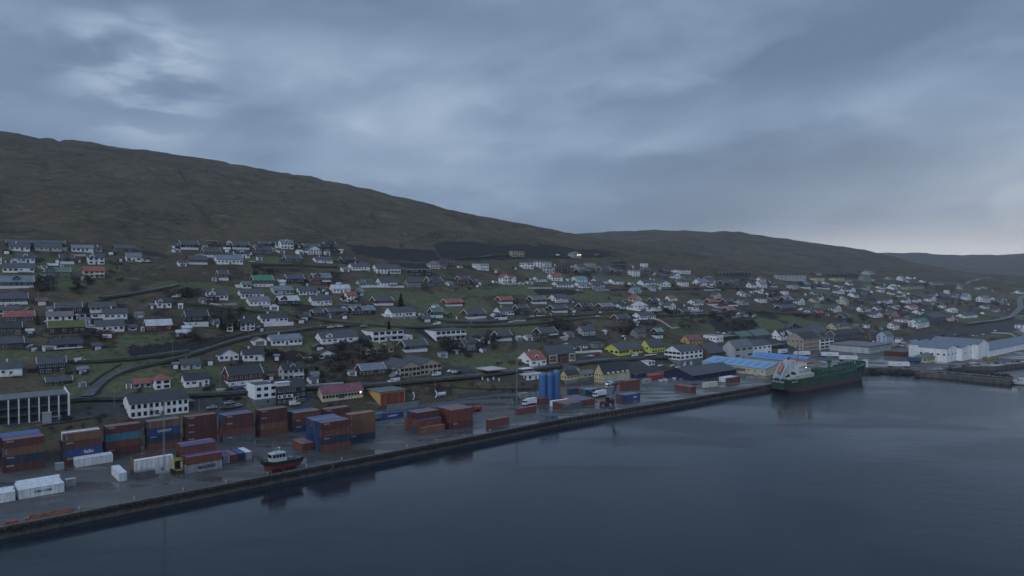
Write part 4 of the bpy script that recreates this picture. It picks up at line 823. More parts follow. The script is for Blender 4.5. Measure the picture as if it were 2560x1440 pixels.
def cmesh(k, L, H, W, rk):
    q = (k, L, H, W, rk)
    if q in CME: return CME[q]
    b = MB(); n = int(L/.42); d = .045
    for y, s in ((.06, 1), (W-.06, -1)):                       # corrugated long sides
        xs = []; 
        for i in range(n): x = .15+(L-.3)*i/n; w = (L-.3)/n; xs += [(x, 0), (x+w*.3, 0), (x+w*.5, d), (x+w*.8, d)]
        xs.append((L-.15, 0)); o = len(b.v)
        for x, e in xs: b.v += [(x, y+s*e, .12), (x, y+s*e, H-.10)]
        for i in range(len(xs)-1):
            f = [o+2*i, o+2*i+2, o+2*i+3, o+2*i+1]; b.f.append(f if s > 0 else f[::-1]); b.m.append(0)
    b.box(L-.06, L-.02, .1, W-.1, .12, H-.1)
    body = b.mesh('body', cm(k))
    b = MB()
    for x in (0, L-.16):
        for y in (0, W-.16): b.box(x, x+.16, y, y+.16, 0, H-.002)
    for z in (0, H-.12):
        for y in (.0, W-.12): b.box(.16, L-.16, y+.002, y+.118, z+.004, z+.112)
        for x in (.02, L-.14): b.box(x, x+.12, .16, W-.16, z+.004, z+.112)
    fr = b.mesh('frame', cm(k))
    roof = MB().box(.1, L-.1, .08, W-.08, H-.07, H-.03).mesh('roof', rf(rk) if rk else cm(k))
    b = MB().box(.03, .07, .17, W/2-.01, .13, H-.13)
    for y in (.45, .85): b.bar((.0, y, .15), (.0, y, H-.15), .05)
    dl = b.mesh('door', [cm(k)]); 
    CME[q] = (body, fr, roof, dl); return CME[q]
WTX = mat('white_lettering', (.62,.64,.66), .5, 0); NTX = mat('navy_lettering', (.01,.02,.06), .5, 0)
def container(P, th, k, rk=None, L=12.19, H=2.9, W=2.44, mark=None, door=True, cat='shipping container', group='shipping containers on the quay'):
    r = thing('shipping_container', P, th, cat, group)
    bo, fr, ro, dl = cmesh(k, L, H, W, rk)
    obj('body', bo, r); obj('frame', fr, r); obj('roof', ro, r)
    if door:
        obj('door', dl, r); o = obj('door', dl, r); o.location = (0, W/2-.16, 0)
        e = obj('end_wall', dl, r); e.location = (L, W, 0); e.rotation_euler = (0, 0, math.pi)
        bpy.data.objects.remove(e)
    if mark:
        t, sz, m, x, z = mark; me_ = text_mesh(t, sz, m); o = obj('lettering', me_, r); o.location = (x, -.035, z)
    return r
LV = ['bottom', 'second', 'third', 'fourth', 'fifth']; RW = ['front', 'second', 'third', 'fourth', 'fifth', 'sixth', 'seventh']
def stack(nm, px, py, rows, th=THC, L=12.19, H=2.9, marks=(), z=QZ, jit=.12, hc=None):
    """rows from the front to the back; each row lists its containers from the bottom up as colour letter + optional roof letter"""
    x, y = pl(px, py, z); c, s = math.cos(th), math.sin(th)
    for r, row in enumerate(rows):
        zz_ = z; ent = row.split()
        for l, e in enumerate(ent):
            if e == '.': zz_ += H; continue
            j = random.uniform(-jit, jit) + (random.uniform(-.3, .3) if r else 0)
            mk = next((m[2:] for m in marks if m[0] == r and m[1] == l), None)
            if not mk and r == 0 and L > 8 and e[0] in 'dnk': mk = ('TRITON', .62, WTX, 2.0, H-.62)
            if not mk and r == 0 and L > 8 and e[0] in 'o': mk = ('T\nE\nX', .55, WTX, 1.0, H*.55)
            o = container((x+c*j-s*r*2.52, y+s*j+c*r*2.52, zz_), th, e[0], e[1] if len(e) > 1 else None, L, H, mark=mk)
            rw = 'row' if False else ''
            lab = f"{CC[e[0]][0]} container, {LV[l]} level" + (f" of {RW[r]} row" if len(rows) > 1 else '') + f", {nm}" if (len(rows) > 1 or len(ent) > 1) else f"{CC[e[0]][0]} container, {nm}"
            o['label'] = lab; zz_ += H
stack('stack cut by left edge', 1, 1187, ['d n o dP', 'u d n uP', 'd u n nV', 'n d u bB', 'u n d bB', 'd o u bB'])
stack('second tall stack from left', 153, 1168, ['d s d o', 'u d n wW', 'd n u oT'], marks=[(0, 1, 'Sello', 1.7, WTX, 8.0, 1.3)])
stack('third tall stack from left', 259, 1146, ['d u t dP', 'u n d uP'])
stack('fourth tall stack from left', 365, 1130, ['u n s oT', 'd u n bB'], marks=[(0, 2, 'SAMSKIP', 1.35, WTX, 6.2, 1.5)])
stack('fifth tall stack from left', 462, 1116, ['d d d dP', 'u d n uP'])
stack('sixth tall stack from left', 558, 1112, ['k u d dP', 'n u b bB', 'u n d bB'])
stack('seventh tall stack from left', 647, 1096, ['u o d dP', 'd u n uP'])
stack('low stack left of blue-ended tower', 733, 1084, ['n d uT', 'u n bB', 'd u bB'])
stack('stack behind the blue-ended tower', 811, 1074, ['d u dP', 'n u uP'])
stack('blue-ended tower past the tugboat', 802, 1134, ['u n u dP', 'b s b bB', 's b b bB', 'b n s oT', 'b s b bB', 's b s bB'])
stack('stack touching the blue-ended tower', 872, 1109, ['n o o oT', 'n u u uP'])
stack('Maersk-lettered stack', 461, 1188, ['gK uP', 'u uV', 'n u uV', 'u b uV', 'u d uP'], marks=[(0, 0, 'MAERSK', 1.75, NTX, 7.0, 1.4)])
stack('stepped red stack right of center', 1055, 1089, ['oP', 'u uV', 'b o dP', 'u u dP', 'u u sB', 'o o'])
stack('tall maroon stack right of center', 1128, 1076, ['d u uP', 'd u uP', 'u d uP', 'n u uP', 'u d bB'])
stack('alone on the quay before silos', 1223, 1068, ['uP'])
stack('alone, at the foot of the silos', 1297, 1038, ['uP'])
stack('lettered, beside ochre workshop', 952, 1053, ['s'], marks=[(0, 0, 'SAMSKIP', 1.35, WTX, 6.2, 1.5)])
stack('low block right of silos', 1413, 1026, ['k', 'uP', 'uP', 'uP', 'wW'], th=THR)
stack('wide low block behind grey container', 1447, 1017, ['uP', 'nB', 'uP', 'sB', 'uP', 'dP'], th=THR)
stack('blue block behind white truck', 1471, 989, ['nB', 'tL', 'kB', 'uP'], th=THR, L=10)
stack('small blue one right of silos', 1426, 986, ['b'], th=THR, L=6.06)
stack('lettered, right of reach stacker', 1564, 1003, ['sB', 'oT', 'kB'], th=THR, marks=[(0, 0, 'Sello', 1.7, WTX, 8.0, 1.3)])
stack('red pair above reach stacker', 1566, 978, ['u uP', 'u uP'], th=THR)
stack('slate one below yellow warehouse', 1586, 947, ['n'], th=THR)
stack('small grey one by slate container', 1614, 961, ['g'], th=THR, L=6.06)
stack('red one left of navy warehouse', 1630, 951, ['r', 'uP'], th=THR)
stack('cream one before navy warehouse', 1765, 971, ['c'], th=THR)
stack('group right of navy warehouse', 1824, 958, ['uP', 'wW', 'wW'], th=THR)
stack('small white box behind silos', 1299, 998, ['g'], th=THR, L=6.06)
stack('small red box below silos', 1350, 1012, ['u'], th=THR, L=6.06)
# refrigerated whites near the left
stack('long white pair before second stack', 182, 1172, ['w', 'w'], th=THC)
stack('white block in left foreground', 37, 1253, ['w', 'w', 'w', 'w', 'w'], th=THC, marks=[(0, 0, 'CMA CGM', 1.0, NTX, 6.4, 1.55)])
stack('white trio cut by left edge', -95, 1277, ['w', 'w', 'w'], th=THC)
stack('small white box by white pair', 132, 1180, ['g'], th=THC, L=2.6, H=2.4)
stack('small grey box by white block', 157, 1222, ['g'], th=THC, L=3.0, H=2.4)
PERP = THC + math.pi/2
def perp(nm, px, py, k, rk=None, L=12.19, n=1, mark=None, H=2.9, mW=2.52, th=THC):
    x, y = pl(px, py, QZ)
    for i in range(n):
        o = container((x+math.cos(th)*mW*i + math.cos(th)*2.44, y+math.sin(th)*mW*i + math.sin(th)*2.44, QZ), th+math.pi/2, k[i] if len(k) > 1 else k, (rk[i] if rk and len(rk) > 1 else rk), L, H)
        o['label'] = f"{CC[k[i] if len(k)>1 else k][0]} end-on container, {('left, middle, right, outer').split(', ')[i]+' one of ' if n>1 else ''}{nm}"
perp('alone beside the two white refrigerated containers', 291, 1208, 'w')
perp('four parallel containers near the tugboat', 554, 1163, 'gung', 'VPVW', 9.1, 4, mW=2.75)
perp('red pair before blue-ended tower', 753, 1131, 'uu', 'PP', 10, 2)
perp('red pair lying before the cream container', 1729, 981, 'uu', 'PP', 12.19, 2, th=THR)
# white reefers with open-top scrap containers behind
x, y = pl(333, 1197)
for k, (dx, dy, dz, cl_) in enumerate([(0, 0, 0, 'w'), (0, 0, 2.9, 'w')]):
    o = container((x+dx, y+dy, QZ+dz), THC, cl_, mark=('IS', 1.6, NTX, 8.6, 1.4) if k == 0 else None); o['label'] = ['white lettered container under another white one by the mast', 'white container on top of lettered one by the mast'][k]
scrap = mat('scrap_steel', (.13,.065,.04), .8, .5, 2.0)
for i in range(2):
    x2, y2 = x-math.sin(THC)*2.6*(i+1), y+math.cos(THC)*2.6*(i+1)
    r = thing('open_top_container', (x2, y2, QZ), THC, 'open container', 'open scrap containers'); r['label'] = ['rust-brown open-top container of scrap behind white pair', 'second open-top scrap container, farther from the water'][i]
    b = MB().box(0, 12.2, 0, .08, 0, 5.8).box(0, 12.2, 2.36, 2.44, 0, 5.8).box(0, .08, .081, 2.359, 0, 5.8).box(12.12, 12.2, .081, 2.359, 0, 5.8); b.build('body', cm('o'), r)
    b = MB()
    for q in range(70):
        a = Vector((random.uniform(.4, 11.6), random.uniform(.3, 2.1), random.uniform(4.9, 5.6))); d = Vector((random.gauss(0, 1), random.gauss(0, .6), random.gauss(0, .25))).normalized()*random.uniform(.3, .9); b.bar(a-d, a+d, random.uniform(.08, .3))
    b.build('scrap', scrap, r)
x, y = pl(338, 1200); o = container((x+.6, y-2.2, QZ), THC, 'k', None, 6.06, 2.59); o['label'] = 'short slate container in front of the white lettered one'
# ---------------------------------------------------------------- lattice light mast on its ballast block
YEL = mat('machine_yellow', (.42,.38,.05), .5, .25, 1.0); RUB = mat('tyre_rubber', (.014,.014,.015), .8, .2); BLK2 = mat('black_hull', (.016,.018,.024), .4, .2)
x, y = pl(405, 1201); r = thing('light_mast', (x, y, QZ), THC, 'light mast', None, 'tall thin lattice light mast on grey concrete ballast block')
MB().box(-1.3, 1.3, -1.2, 1.2, 0, 2.4).box(-1.4, 1.4, -1.3, 1.3, 0, .25).build('ballast', CONC, r)
b = MB(); Hm = 27
for sx in (-.28, .28):
    for sy in (-.28, .28): b.bar((sx, sy, 2.4), (sx*.5, sy*.5, Hm), .07)
for k in range(34):
    z = 2.4+k*.72; f_ = 1-.5*(z-2.4)/Hm; q = .28*f_; s = 1 if k % 2 else -1
    b.bar((-q*s, -q, z), (q*s, -q, z+.72), .04); b.bar((-q, q*s, z), (-q, -q*s, z+.72), .04); b.bar((q, q*s, z), (q, -q*s, z+.72), .04)
b.build('lattice', GALV, r)
b = MB().bar((-1.8, 0, Hm), (3.2, 0, Hm), .1).bar((0, 0, Hm-.6), (0, 0, Hm+.5), .12); b.build('cross_arm', GALV, r)
for k in (-1.6, -.6, .8): MB().box(k-.3, k+.3, -.35, -.05, Hm-.35, Hm-.05).build('floodlight', mat('lamp_housing', (.05,.05,.055), .4, 0), r)
# yellow straddle spreader machine
x, y = pl(410, 1192); r = thing('straddle_frame', (x+1.5, y+2.2, QZ), THC, 'lifting frame', None, 'yellow wheeled lifting frame behind the ballast block')
for i in (0, 4.4):
    for j in (0, 2.6): MB().box(i, i+.3, j, j+.3, .8, 4.4).build('leg', YEL, r); o = MB().lathe([(.2, -.2), (.62, -.18), (.62, .18), (.2, .2)], 14, axis='y').build('wheel', RUB, r); o.location = (i+.15, j, .62)
MB().box(0, 4.7, 0, .3, 4.4, 4.8).box(0, 4.7, 2.6, 2.9, 4.4, 4.8).box(0, .3, .3, 2.6, 4.4, 4.8).box(4.4, 4.7, .3, 2.6, 4.4, 4.8).box(0, 4.7, 0, .25, .8, 1.2).build('beam', YEL, r)
MB().box(2.9, 4.2, .4, 2.2, 1.3, 3.6).build('engine_box', wm_('L'), r)
# ---------------------------------------------------------------- silos
SB = mat('silo_blue', (.050,.135,.33), .4, .16, .3, streak=True)
SX = [(1356.5, 1005), (1374, 1003), (1391, 999)]
for k, (a, c) in enumerate(SX):
    x, y = pl(a, c); y += 1.9; h = 15.6 if k < 2 else 16.2
    r = thing('silo', (x, y, QZ), 0, 'silo', 'blue silos in a row'); r['label'] = ['blue round-topped silo, leftmost of three', 'blue round-topped silo, middle of three', 'blue round-topped silo, rightmost of three'][k]
    R_ = 1.93; prof = [(R_, 0)]+[(R_+(.03 if i % 2 else 0), .3+i*(h-2)/14) for i in range(15)]+[(R_*math.cos(a_), h-1.7+1.7*math.sin(a_)) for a_ in np.linspace(.1, 1.5, 8)]
    MB().lathe(prof, 28).build('shell', SB, r, smooth=False)
    b = MB(); 
    for s in (-.22, .22): b.bar((R_*.72+s, -R_*.72-.12, 0), (R_*.72+s, -R_*.72-.12, h-1.5), .06)
    for q in range(int(h/.6)): b.bar((R_*.72-.22, -R_*.72-.12, .4+q*.55), (R_*.72+.22, -R_*.72-.12, .4+q*.55), .04)
    b.build('ladder', SB, r); MB().lathe([(.35, h-.1), (.35, h+.25)], 10).build('vent', SB, r)
# ---------------------------------------------------------------- boats
def hull(L, B, zk, zw, zd, stern=.72, bow=.30, sheerb=1.6, sheers=.4, flare=.12, tr=.5):
    """stations stern->bow; returns rings of (x, halfbreadth, z) for one side: keel, bilge, boot line, sheer"""
    R = []
    n = 26
    for i in range(n+1):
        t = i/n; x = L*t
        f = min(1, (t/.10)**.6*(1-tr)+tr) if t < .10 else 1
        q = 1 if t < 1-bow else max(0., 1-((t-(1-bow))/bow)**2.3)
        qd = 1 if t < 1-bow*.8 else max(0., 1-((t-(1-bow*.8))/(bow*.8))**2.9)
        hd = B/2*f*qd*(1 if q > .3 else 1)+.02; hw = B/2*min(f, 1)*q*(.80+.20*min(1, t/.16))+.01
        d = zd + sheerb*max(0, (t-.65)/.35)**1.8 + sheers*max(0, (.25-t)/.25)**1.6
        up = (zw-zk)*.85*max(0, (.14-t)/.14)**1.1
        xo = L*.035*max(0, (t-.8)/.2)**2
        R.append([(x-xo*2.2, 0, zk+up), (x-xo*2, hw*.80, zk+up+.05), (x-xo*1.6, hw*.97, zk+up+(zw-zk-up)*.45), (x-xo, hw+(hd-hw)*.25, zw), (x, hw+(hd-hw)*.55, (zw+d)/2), (x+xo*.5, hd, d)])
    return R
def hull_parts(R, r, m_low, m_up, m_deck, bulwark=0., cut=3):
    for nm, a, c, m in (('lower_hull', 0, cut, m_low), ('upper_hull', cut, 5, m_up)):
        b = MB()
        for s in (-1, 1):
            o = len(b.v); w = c-a+1
            for st in R: b.v += [(p_[0], s*p_[1], p_[2]) for p_ in st[a:c+1]]
            for i in range(len(R)-1):
                for k in range(w-1):
                    f = [o+i*w+k, o+(i+1)*w+k, o+(i+1)*w+k+1, o+i*w+k+1]; b.f.append(f if s < 0 else f[::-1]); b.m.append(0)
        n = len(R)
        # transom
        P = [(q[0], -q[1], q[2]) for q in R[0][a:c+1]] + [(q[0], q[1], q[2]) for q in R[0][a:c+1]][::-1]
        b.poly(P, [tuple(range(len(P)))[::-1]])
        b.build(nm, m, r, smooth=False)
    b = MB(); o = 0
    for st in R: q = st[5]; b.v += [(q[0], -q[1]*.99, q[2]-bulwark), (q[0], q[1]*.99, q[2]-bulwark)]
    for i in range(len(R)-1): b.f.append([2*i, 2*i+2, 2*i+3, 2*i+1]); b.m.append(0)
    b.build('deck', m_deck, r)
GRN = mat('hull_green', (.018,.062,.042), .45, .42, .5, streak=True); ANT = mat('antifouling_red', (.095,.052,.056), .7, .35, .6, streak=True); DKG = mat('deck_green', (.025,.085,.050), .7, .35, .9)
SHW = mat('ship_white', (.46,.49,.53), .4, .14, .8, streak=True); ORG = mat('lifeboat_orange', (.34,.14,.11), .5, .1)
ths = math.radians(37.6)
wx, wy = pl(2030, 976, 0); cs, sn = math.cos(ths), math.sin(ths)
LS, BS = 108, 16.0
lx, ly = 24.5, -BS/2
sx0, sy0 = wx-(cs*lx-sn*ly), wy-(sn*lx+cs*ly)
ship = thing('tanker_ship', (sx0, sy0, 0), ths, 'ship', None, 'green tanker with white stern superstructure moored along the quay')
R = hull(LS, BS, -3, 3.0, 7.6, bow=.26, sheerb=2.6, sheers=.9, tr=.62)
hull_parts(R, ship, ANT, GRN, DKG, .15)
MB().box(8, 29, -7.4, 7.4, 8.0, 10.6).box(5, 8, -6.2, 6.2, 8.0, 9.2).build('poop_house', SHW, ship)
MB().box(12, 27.5, -6.2, 6.2, 10.6, 13.2).box(14, 27.5, -5.8, 5.8, 13.2, 15.6).build('accommodation', SHW, ship)
b = MB(); b.box(19, 27.6, -7.9, 7.9, 15.6, 18.0).box(18.4, 28.2, -8.4, 8.4, 18.0, 18.25); br = b.build('bridge', SHW, ship)
MB().box(18.7, 27.9, -8.1, 8.1, 18.26, 18.6).build('bridge_band', mat('band_red', (.28,.05,.045), .5, .1), br)
for x in (19.8, 21.4, 23, 24.6, 26.2): MB().box(x, x+1.1, -7.95, -7.88, 16.5, 17.4).build('window', GLS, br)
for y in range(7): MB().box(27.55, 27.66, -7+y*2.05, -5.4+y*2.05, 16.5, 17.5).build('window', GLS, br)
for z in (11.7, 14.2):
    for x in (14.5, 17, 19.5, 22, 24.5): MB().box(x, x+.7, -6.25 if z < 13 else -5.86, -6.15 if z < 13 else -5.78, z, z+.8).build('window', GLS, ship)
fn = MB().box(10.2, 14.2, -2.6, 2.6, 10.6, 19.2).box(14.9, 17.4, -2.0, 2.0, 13, 18.8).build('funnel', SHW, ship)
MB().lathe([(.5, 19.2), (.5, 21)], 8, 12, 0).lathe([(.3, 19.2), (.3, 20.4)], 8, 13.2, 1).build('exhaust', BLK2, fn)
b = MB().bar((23, 0, 18.2), (23, 0, 29), .35).bar((23, -2.6, 22.5), (23, 2.6, 22.5), .15).bar((23, -1.8, 25.5), (23, 1.8, 25.5), .12).bar((19.5, 3, 18.2), (19.5, 3, 23), .2); b.build('mast', mat('mast_blue_grey', (.07,.10,.16), .5, 0), ship)
MB().lathe([(.05, 21.6), (.75, 21.9), (.9, 22.5), (.7, 23.2), (.05, 23.5)], 12, 20.6, 1).build('radar_dome', SHW, ship)
b = MB()
for y in (-2.6, 2.2): b.bar((-1.5, y, 8.6), (6.8, y, 18.2), .45, .6); b.bar((-1.2, y, 3.9+4), (-1.2, y, 9.4), .4); b.bar((6.4, y, 8), (6.4, y, 17.6), .35)
b.bar((6.8, -2.6, 18.2), (6.8, 2.2, 18.2), .35); b.build('lifeboat_ramp', SHW, ship)
lb = MB().lathe([(.15, -3.9), (1.0, -3.2), (1.5, -1.8), (1.6, .5), (1.45, 2.6), (.9, 3.6), (.2, 3.9)], 12, axis='y').build('lifeboat', ORG, ship, smooth=True)
lb.location = (2.8, -.2, 14.2); lb.rotation_euler = (math.radians(0), math.radians(0), 0); lb.rotation_euler = Matrix.Rotation(-math.radians(49), 3, 'Y').to_euler(); lb.rotation_euler = (Matrix.Rotation(-math.radians(49), 3, 'Y') @ Matrix.Rotation(-math.pi/2, 3, 'Z')).to_euler()
b = MB()
for k in range(24):      # rails round the poop
    x = 1+k*1.2; b.bar((x, -7.6 if x > 6 else -6.4, 8.1), (x, -7.6 if x > 6 else -6.4, 10.2), .16)
for z in (9.2, 10.2): b.bar((.5, -6.4, z), (6, -7.6, z), .14); b.bar((6, -7.6, z), (29.5, -7.6, z), .16)
b.box(12, 17, -7.9, -7.7, 8.2, 10.6); b.build('railing', mat('rail_cream', (.50,.46,.36), .5, .1), ship)
for k in range(9): x = 3+random.random()*10; y = random.uniform(-6.5, -2.8); MB().box(x, x+random.uniform(.8, 1.8), y, y+1.2, 9.2 if x < 8 else 10.6, (9.2 if x < 8 else 10.6)+random.uniform(.8, 1.8)).build('winch', BLK2, ship)
b = MB()
for y in (-2.4, -1.6, -.8, 0, .8, 1.6, 2.4): b.bar((30, y, 9.2), (93, y, 9.2), .32)
for k in range(21): x = 31+k*3; b.bar((x, -6.2, 8.4), (x, 6.2, 8.4), .28, .5)
for s in (-1, 1): b.bar((30, s*7.1, 9.0), (92, s*7.1, 9.0), .14); b.bar((30, s*7.1, 8.5), (92, s*7.1, 8.5), .1)
for k in range(27): x = 30+k*2.3; b.bar((x, -7.1, 7.6), (x, -7.1, 9.0), .12)
for k in range(8): x = 55+k*1.3; b.bar((x, -7, 9.4), (x, 7, 9.4), .28)
b.build('cargo_pipes', DKG, ship)
dg = mat('deck_gear_green', (.028,.070,.045), .7, .5, 1.2)
for k in range(10):
    for s_ in (-1, 1): MB().lathe([(.9, 7.7), (.9, 9.2), (.6, 9.7)], 10, 34+k*5.8, s_*4.3).build('tank_hatch', dg, ship)
for k in range(60):
    x = random.uniform(30, 46) if k < 34 else random.uniform(82, 101); y = random.uniform(-5.5, 5.5)*(1 if x < 90 else .55); h = random.uniform(.8, 3.2)
    MB().box(x, x+random.uniform(.3, 2), y, y+random.uniform(.3, 1.8), 8, 8+h).build('deck_gear', dg, ship)
b = MB().bar((62, 0, 8), (62, 0, 15), .9).bar((62, 0, 14.5), (50, -1, 16.5), .6).box(61, 63, -1, 1, 13.5, 15.2); b.build('hose_crane', DKG, ship)
b = MB().bar((97, 0, 9), (97, 0, 20), .35).bar((97, -1.5, 17), (97, 1.5, 17), .2); b.build('foremast', SHW, ship)
b = MB(); fz = 9.4
for s in (-1, 1):
    for i in range(20, 26):
        q, q2 = R[i][5], R[i+1][5]; b.poly([(q[0], s*q[1], q[2]-.1), (q2[0], s*q2[1], q2[2]-.1), (q2[0], s*(q2[1]+.05), q2[2]+1.1), (q[0], s*(q[1]+.05), q[2]+1.1)], [(0,1,2,3), (3,2,1,0)])
b.build('bulwark', GRN, ship)
nm = obj('lettering', text_mesh('FIONIA SWAN', 1.25, WTX, .02), ship); nm.location = (-.12, 0, 6.6); nm.rotation_euler = (0, 0, -math.pi/2)
nm = obj('lettering', text_mesh('FIONIA SWAN', 1.0, WTX, .02), ship); nm.location = (6.0, -BS/2*.94-.25, 6.8)
dl_ = MB().box(-.3, .3, -.3, .3, -.2, .2).build('deck_lamp', LIT, ship); dl_.location = (18.2, -8.2, 14.8)
for a_, b_ in (((1, 6.5, 8.6), (-12, 12, 4.2)), ((3, 7, 8.4), (-4, 11, 4.2)), ((99, 5, 10.5), (112, 11, 4.2)), ((95, 6, 10), (86, 11, 4.2))): MB().bar(a_, b_, .12).build('mooring_line', mat('rope', (.25,.24,.2), .8, .1), ship)
lp = bpy.data.lights.new('deck_lamp_light', 'POINT'); lp.energy = 8; lp.color = (1, .85, .6); lp.shadow_soft_size = .3; lo = bpy.data.objects.new('deck_lamp_light', lp); C.objects.link(lo); lo.parent = ship; lo.location = (18.2, -9.2, 14.5)
# tugboat ashore on keel blocks
tx, ty = pl(658, 1187); tb = thing('tugboat', (tx-1.0, ty+.2, QZ+.62), THC, 'tugboat', None, 'small black and red tugboat with white wheelhouse standing on the quay')
R = hull(15.4, 5.0, 0, 1.9, 3.3, bow=.34, sheerb=.9, sheers=.2, tr=.75)
for st in R: st[:] = [(15.4-a, b_, c) for a, b_, c in st]
hull_parts(R, tb, mat('tug_red', (.14,.022,.020), .6, .3, .8), BLK2, mat('tug_deck', (.05,.11,.085), .7, .3, .9), .2)
for o in tb.children:
    if 'hull' in o.name or o.name.startswith('deck'): o.data.flip_normals()
wh = MB().box(2.9, 9.0, -1.75, 1.75, 3.1, 4.3).poly([(3.3,-1.6,4.3),(8.6,-1.6,4.3),(8.6,1.6,4.3),(3.3,1.6,4.3),(3.0,-1.5,6.1),(8.4,-1.5,6.1),(8.4,1.5,6.1),(3.0,1.5,6.1)], [(0,3,2,1),(4,5,6,7),(0,1,5,4),(1,2,6,5),(2,3,7,6),(3,0,4,7)]).box(2.7, 8.7, -1.8, 1.8, 6.1, 6.25).box(4.2, 7.4, -1.1, 1.1, 6.25, 6.6).build('wheelhouse', SHW, tb)
for k in range(4): MB().box(3.6+k*1.25, 4.55+k*1.25, -1.68, -1.50, 4.6, 5.8).build('window', GLS, wh)
for k in range(3): MB().box(2.90, 3.12, -1.3+k*.95, -.5+k*.95, 4.7, 5.8).build('window', GLS, wh)
MB().bar((5, 0, 6.5), (5, 0, 9), .1).bar((4.2, .6, 6.5), (4.2, .6, 10.5), .05).bar((5.6, -.5, 6.5), (5.6, -.5, 10), .05).bar((6.6, 0, 6.5), (6.6, 0, 8), .14).box(6.2, 7, -.6, .6, 8, 8.2).build('mast', SHW, tb)
MB().box(10, 12.2, -1.1, 1.1, 3.1, 3.8).bar((9.2, -1.4, 3.2), (9.2, -1.4, 4.6), .12).bar((9.2, 1.4, 3.2), (9.2, 1.4, 4.6), .12).bar((9.2, -1.4, 4.6), (13.8, -.6, 4.4), .1).bar((12.8, 0, 3.1), (12.8, 0, 4.2), .3).build('towing_gear', mat('tug_gear', (.10,.17,.15), .6, .2), tb)
ty_me = MB(); 
def torus(b, Rr, r, n=18, k=8):
    o = len(b.v)
    for i in range(n):
        a = 2*math.pi*i/n
        for j in range(k):
            c = 2*math.pi*j/k; b.v.append(((Rr+r*math.cos(c))*math.cos(a), r*math.sin(c), (Rr+r*math.cos(c))*math.sin(a)))
    for i in range(n):
        for j in range(k): b.f.append([o+i*k+j, o+i*k+(j+1) % k, o+((i+1) % n)*k+(j+1) % k, o+((i+1) % n)*k+j]); b.m.append(0)
    return b
torus(ty_me, .42, .2); tyre_me = ty_me.mesh('tyre', RUB)
for k in range(15):
    i = 1+k*1.65; i0 = int(i); q = R[min(i0, 26)][5]
    o = obj('tyre_fender', tyre_me, tb); o.location = (q[0], -q[1]-.16, q[2]-.45); 
for k in range(7):
    a = -1.2+k*.4; o = obj('tyre_fender', tyre_me, tb); o.location = (-.25+abs(a)**2*.8, a*1.5, 3.5); o.rotation_euler = (0, 0, math.pi/2)
tb.scale = (.94, .94, .94)
for k, x in enumerate((2.5, 7.2, 12.0)):
    o = MB().box(-.3, .3, -1.6, 1.6, 0, .64).bar((0, -2.3, 0), (0, -1.5, 1.5), .2).bar((0, 2.3, 0), (0, 1.5, 1.5), .2).build('keel_block', mat('timber', (.12,.09,.06), .9, .3))
    P_ = tb.location + Vector((math.cos(THC)*x, math.sin(THC)*x, 0)); o.location = (P_.x, P_.y, QZ); o.rotation_euler = (0, 0, THC); tag(o, ['timber keel block under the tugboat bow', 'timber keel block under the tugboat middle', 'timber keel block under the tugboat stern'][k], 'keel block', 'keel blocks under the tugboat')
# small craft by the fish factory and at the right edge
def smallboat(px, py, L, cl_, nm, look, th):
    x, y = pl(px, py, 0); r = thing(nm, (x, y, 0), th, 'boat', None, look); B = L*.3
    R = hull(L, B, -.6, .5, 1.8, bow=.4, sheerb=1.0, sheers=.3, tr=.8); hull_parts(R, r, ANT, cl_, wm_('L'), .2)
    w_ = MB().box(L*.15, L*.45, -B*.3, B*.3, 1.6, 4.0).box(L*.13, L*.47, -B*.34, B*.34, 4.0, 4.15).build('wheelhouse', SHW, r); MB().bar((L*.3, 0, 4), (L*.3, 0, 7.5), .12).bar((L*.75, 0, 1.6), (L*.75, 0, 6), .12).build('mast', SHW, r)
    for k in range(3): MB().box(L*(.18+.09*k), L*(.18+.09*k)+.6, -B*.3-.03, -B*.3+.02, 2.7, 3.5).build('window', GLS, w_)
smallboat(2425, 921, 17, mat('boat_maroon', (.10,.03,.035), .5, .2), 'fishing_boat', 'maroon fishing boat with white wheelhouse beside the fish factory', .35)
smallboat(2537, 961, 22, wm_('L'), 'fishing_boat', 'pale grey boat at the breakwater end, cut by right edge', -.35)
# ---------------------------------------------------------------- quay furniture
k = 0; tyre_big = torus(MB(), .58, .27, 16, 7).mesh('tyre', RUB)
seg = []
for (x0, y0), (x1, y1) in zip(QEDGE[:-1], QEDGE[1:]):
    d = Vector((x1-x0, y1-y0)); L_ = d.length; d /= L_; t = 1.0
    while t < L_:
        px_, py_ = x0+d.x*t, y0+d.y*t; ppx = 1280+F*px_/py_
        if -60 < ppx < 1900:
            o = obj('tyre_fender', tyre_big); o.location = (px_+d.y*.32, py_-d.x*.32, QZ-.95+random.uniform(-.25, .12)); o.rotation_euler = (random.uniform(-.15, .15), random.random()*3, math.atan2(d.y, d.x))
            tag(o, 'black tyre fender hanging on the quay wall above the water', 'tyre fender', 'tyre fenders hanging along the quay wall')
        t += 1.75 if ppx < 1410 else 2.6
b = MB().lathe([(.38, 0), (.30, .12), (.22, .2), (.22, .5), (.38, .58), (.36, .75), (.1, .82)], 12); bol = b.mesh('bollard', mat('bollard_cream', (.32,.29,.20), .6, .2))
for k, (a, c) in enumerate([(60,1303),(190,1277),(329,1252),(452,1229),(560,1209),(665,1188),(763,1169),(852,1151),(937,1135),(1016,1119),(1090,1105),(1160,1092),(1225,1079),(1286,1067),(1344,1056),(1398,1046),(1455,1037),(1520,1027),(1600,1013),(1680,999),(1770,984),(1850,971),(1910,962)]):
    x, y = pl(a, c); o = obj('bollard', bol); o.location = (x, y, QZ); o.scale = (.95,)*3; pend(o, 'cream bollard on quay edge', a, c, 'bollard', 'bollards along the quay edge')
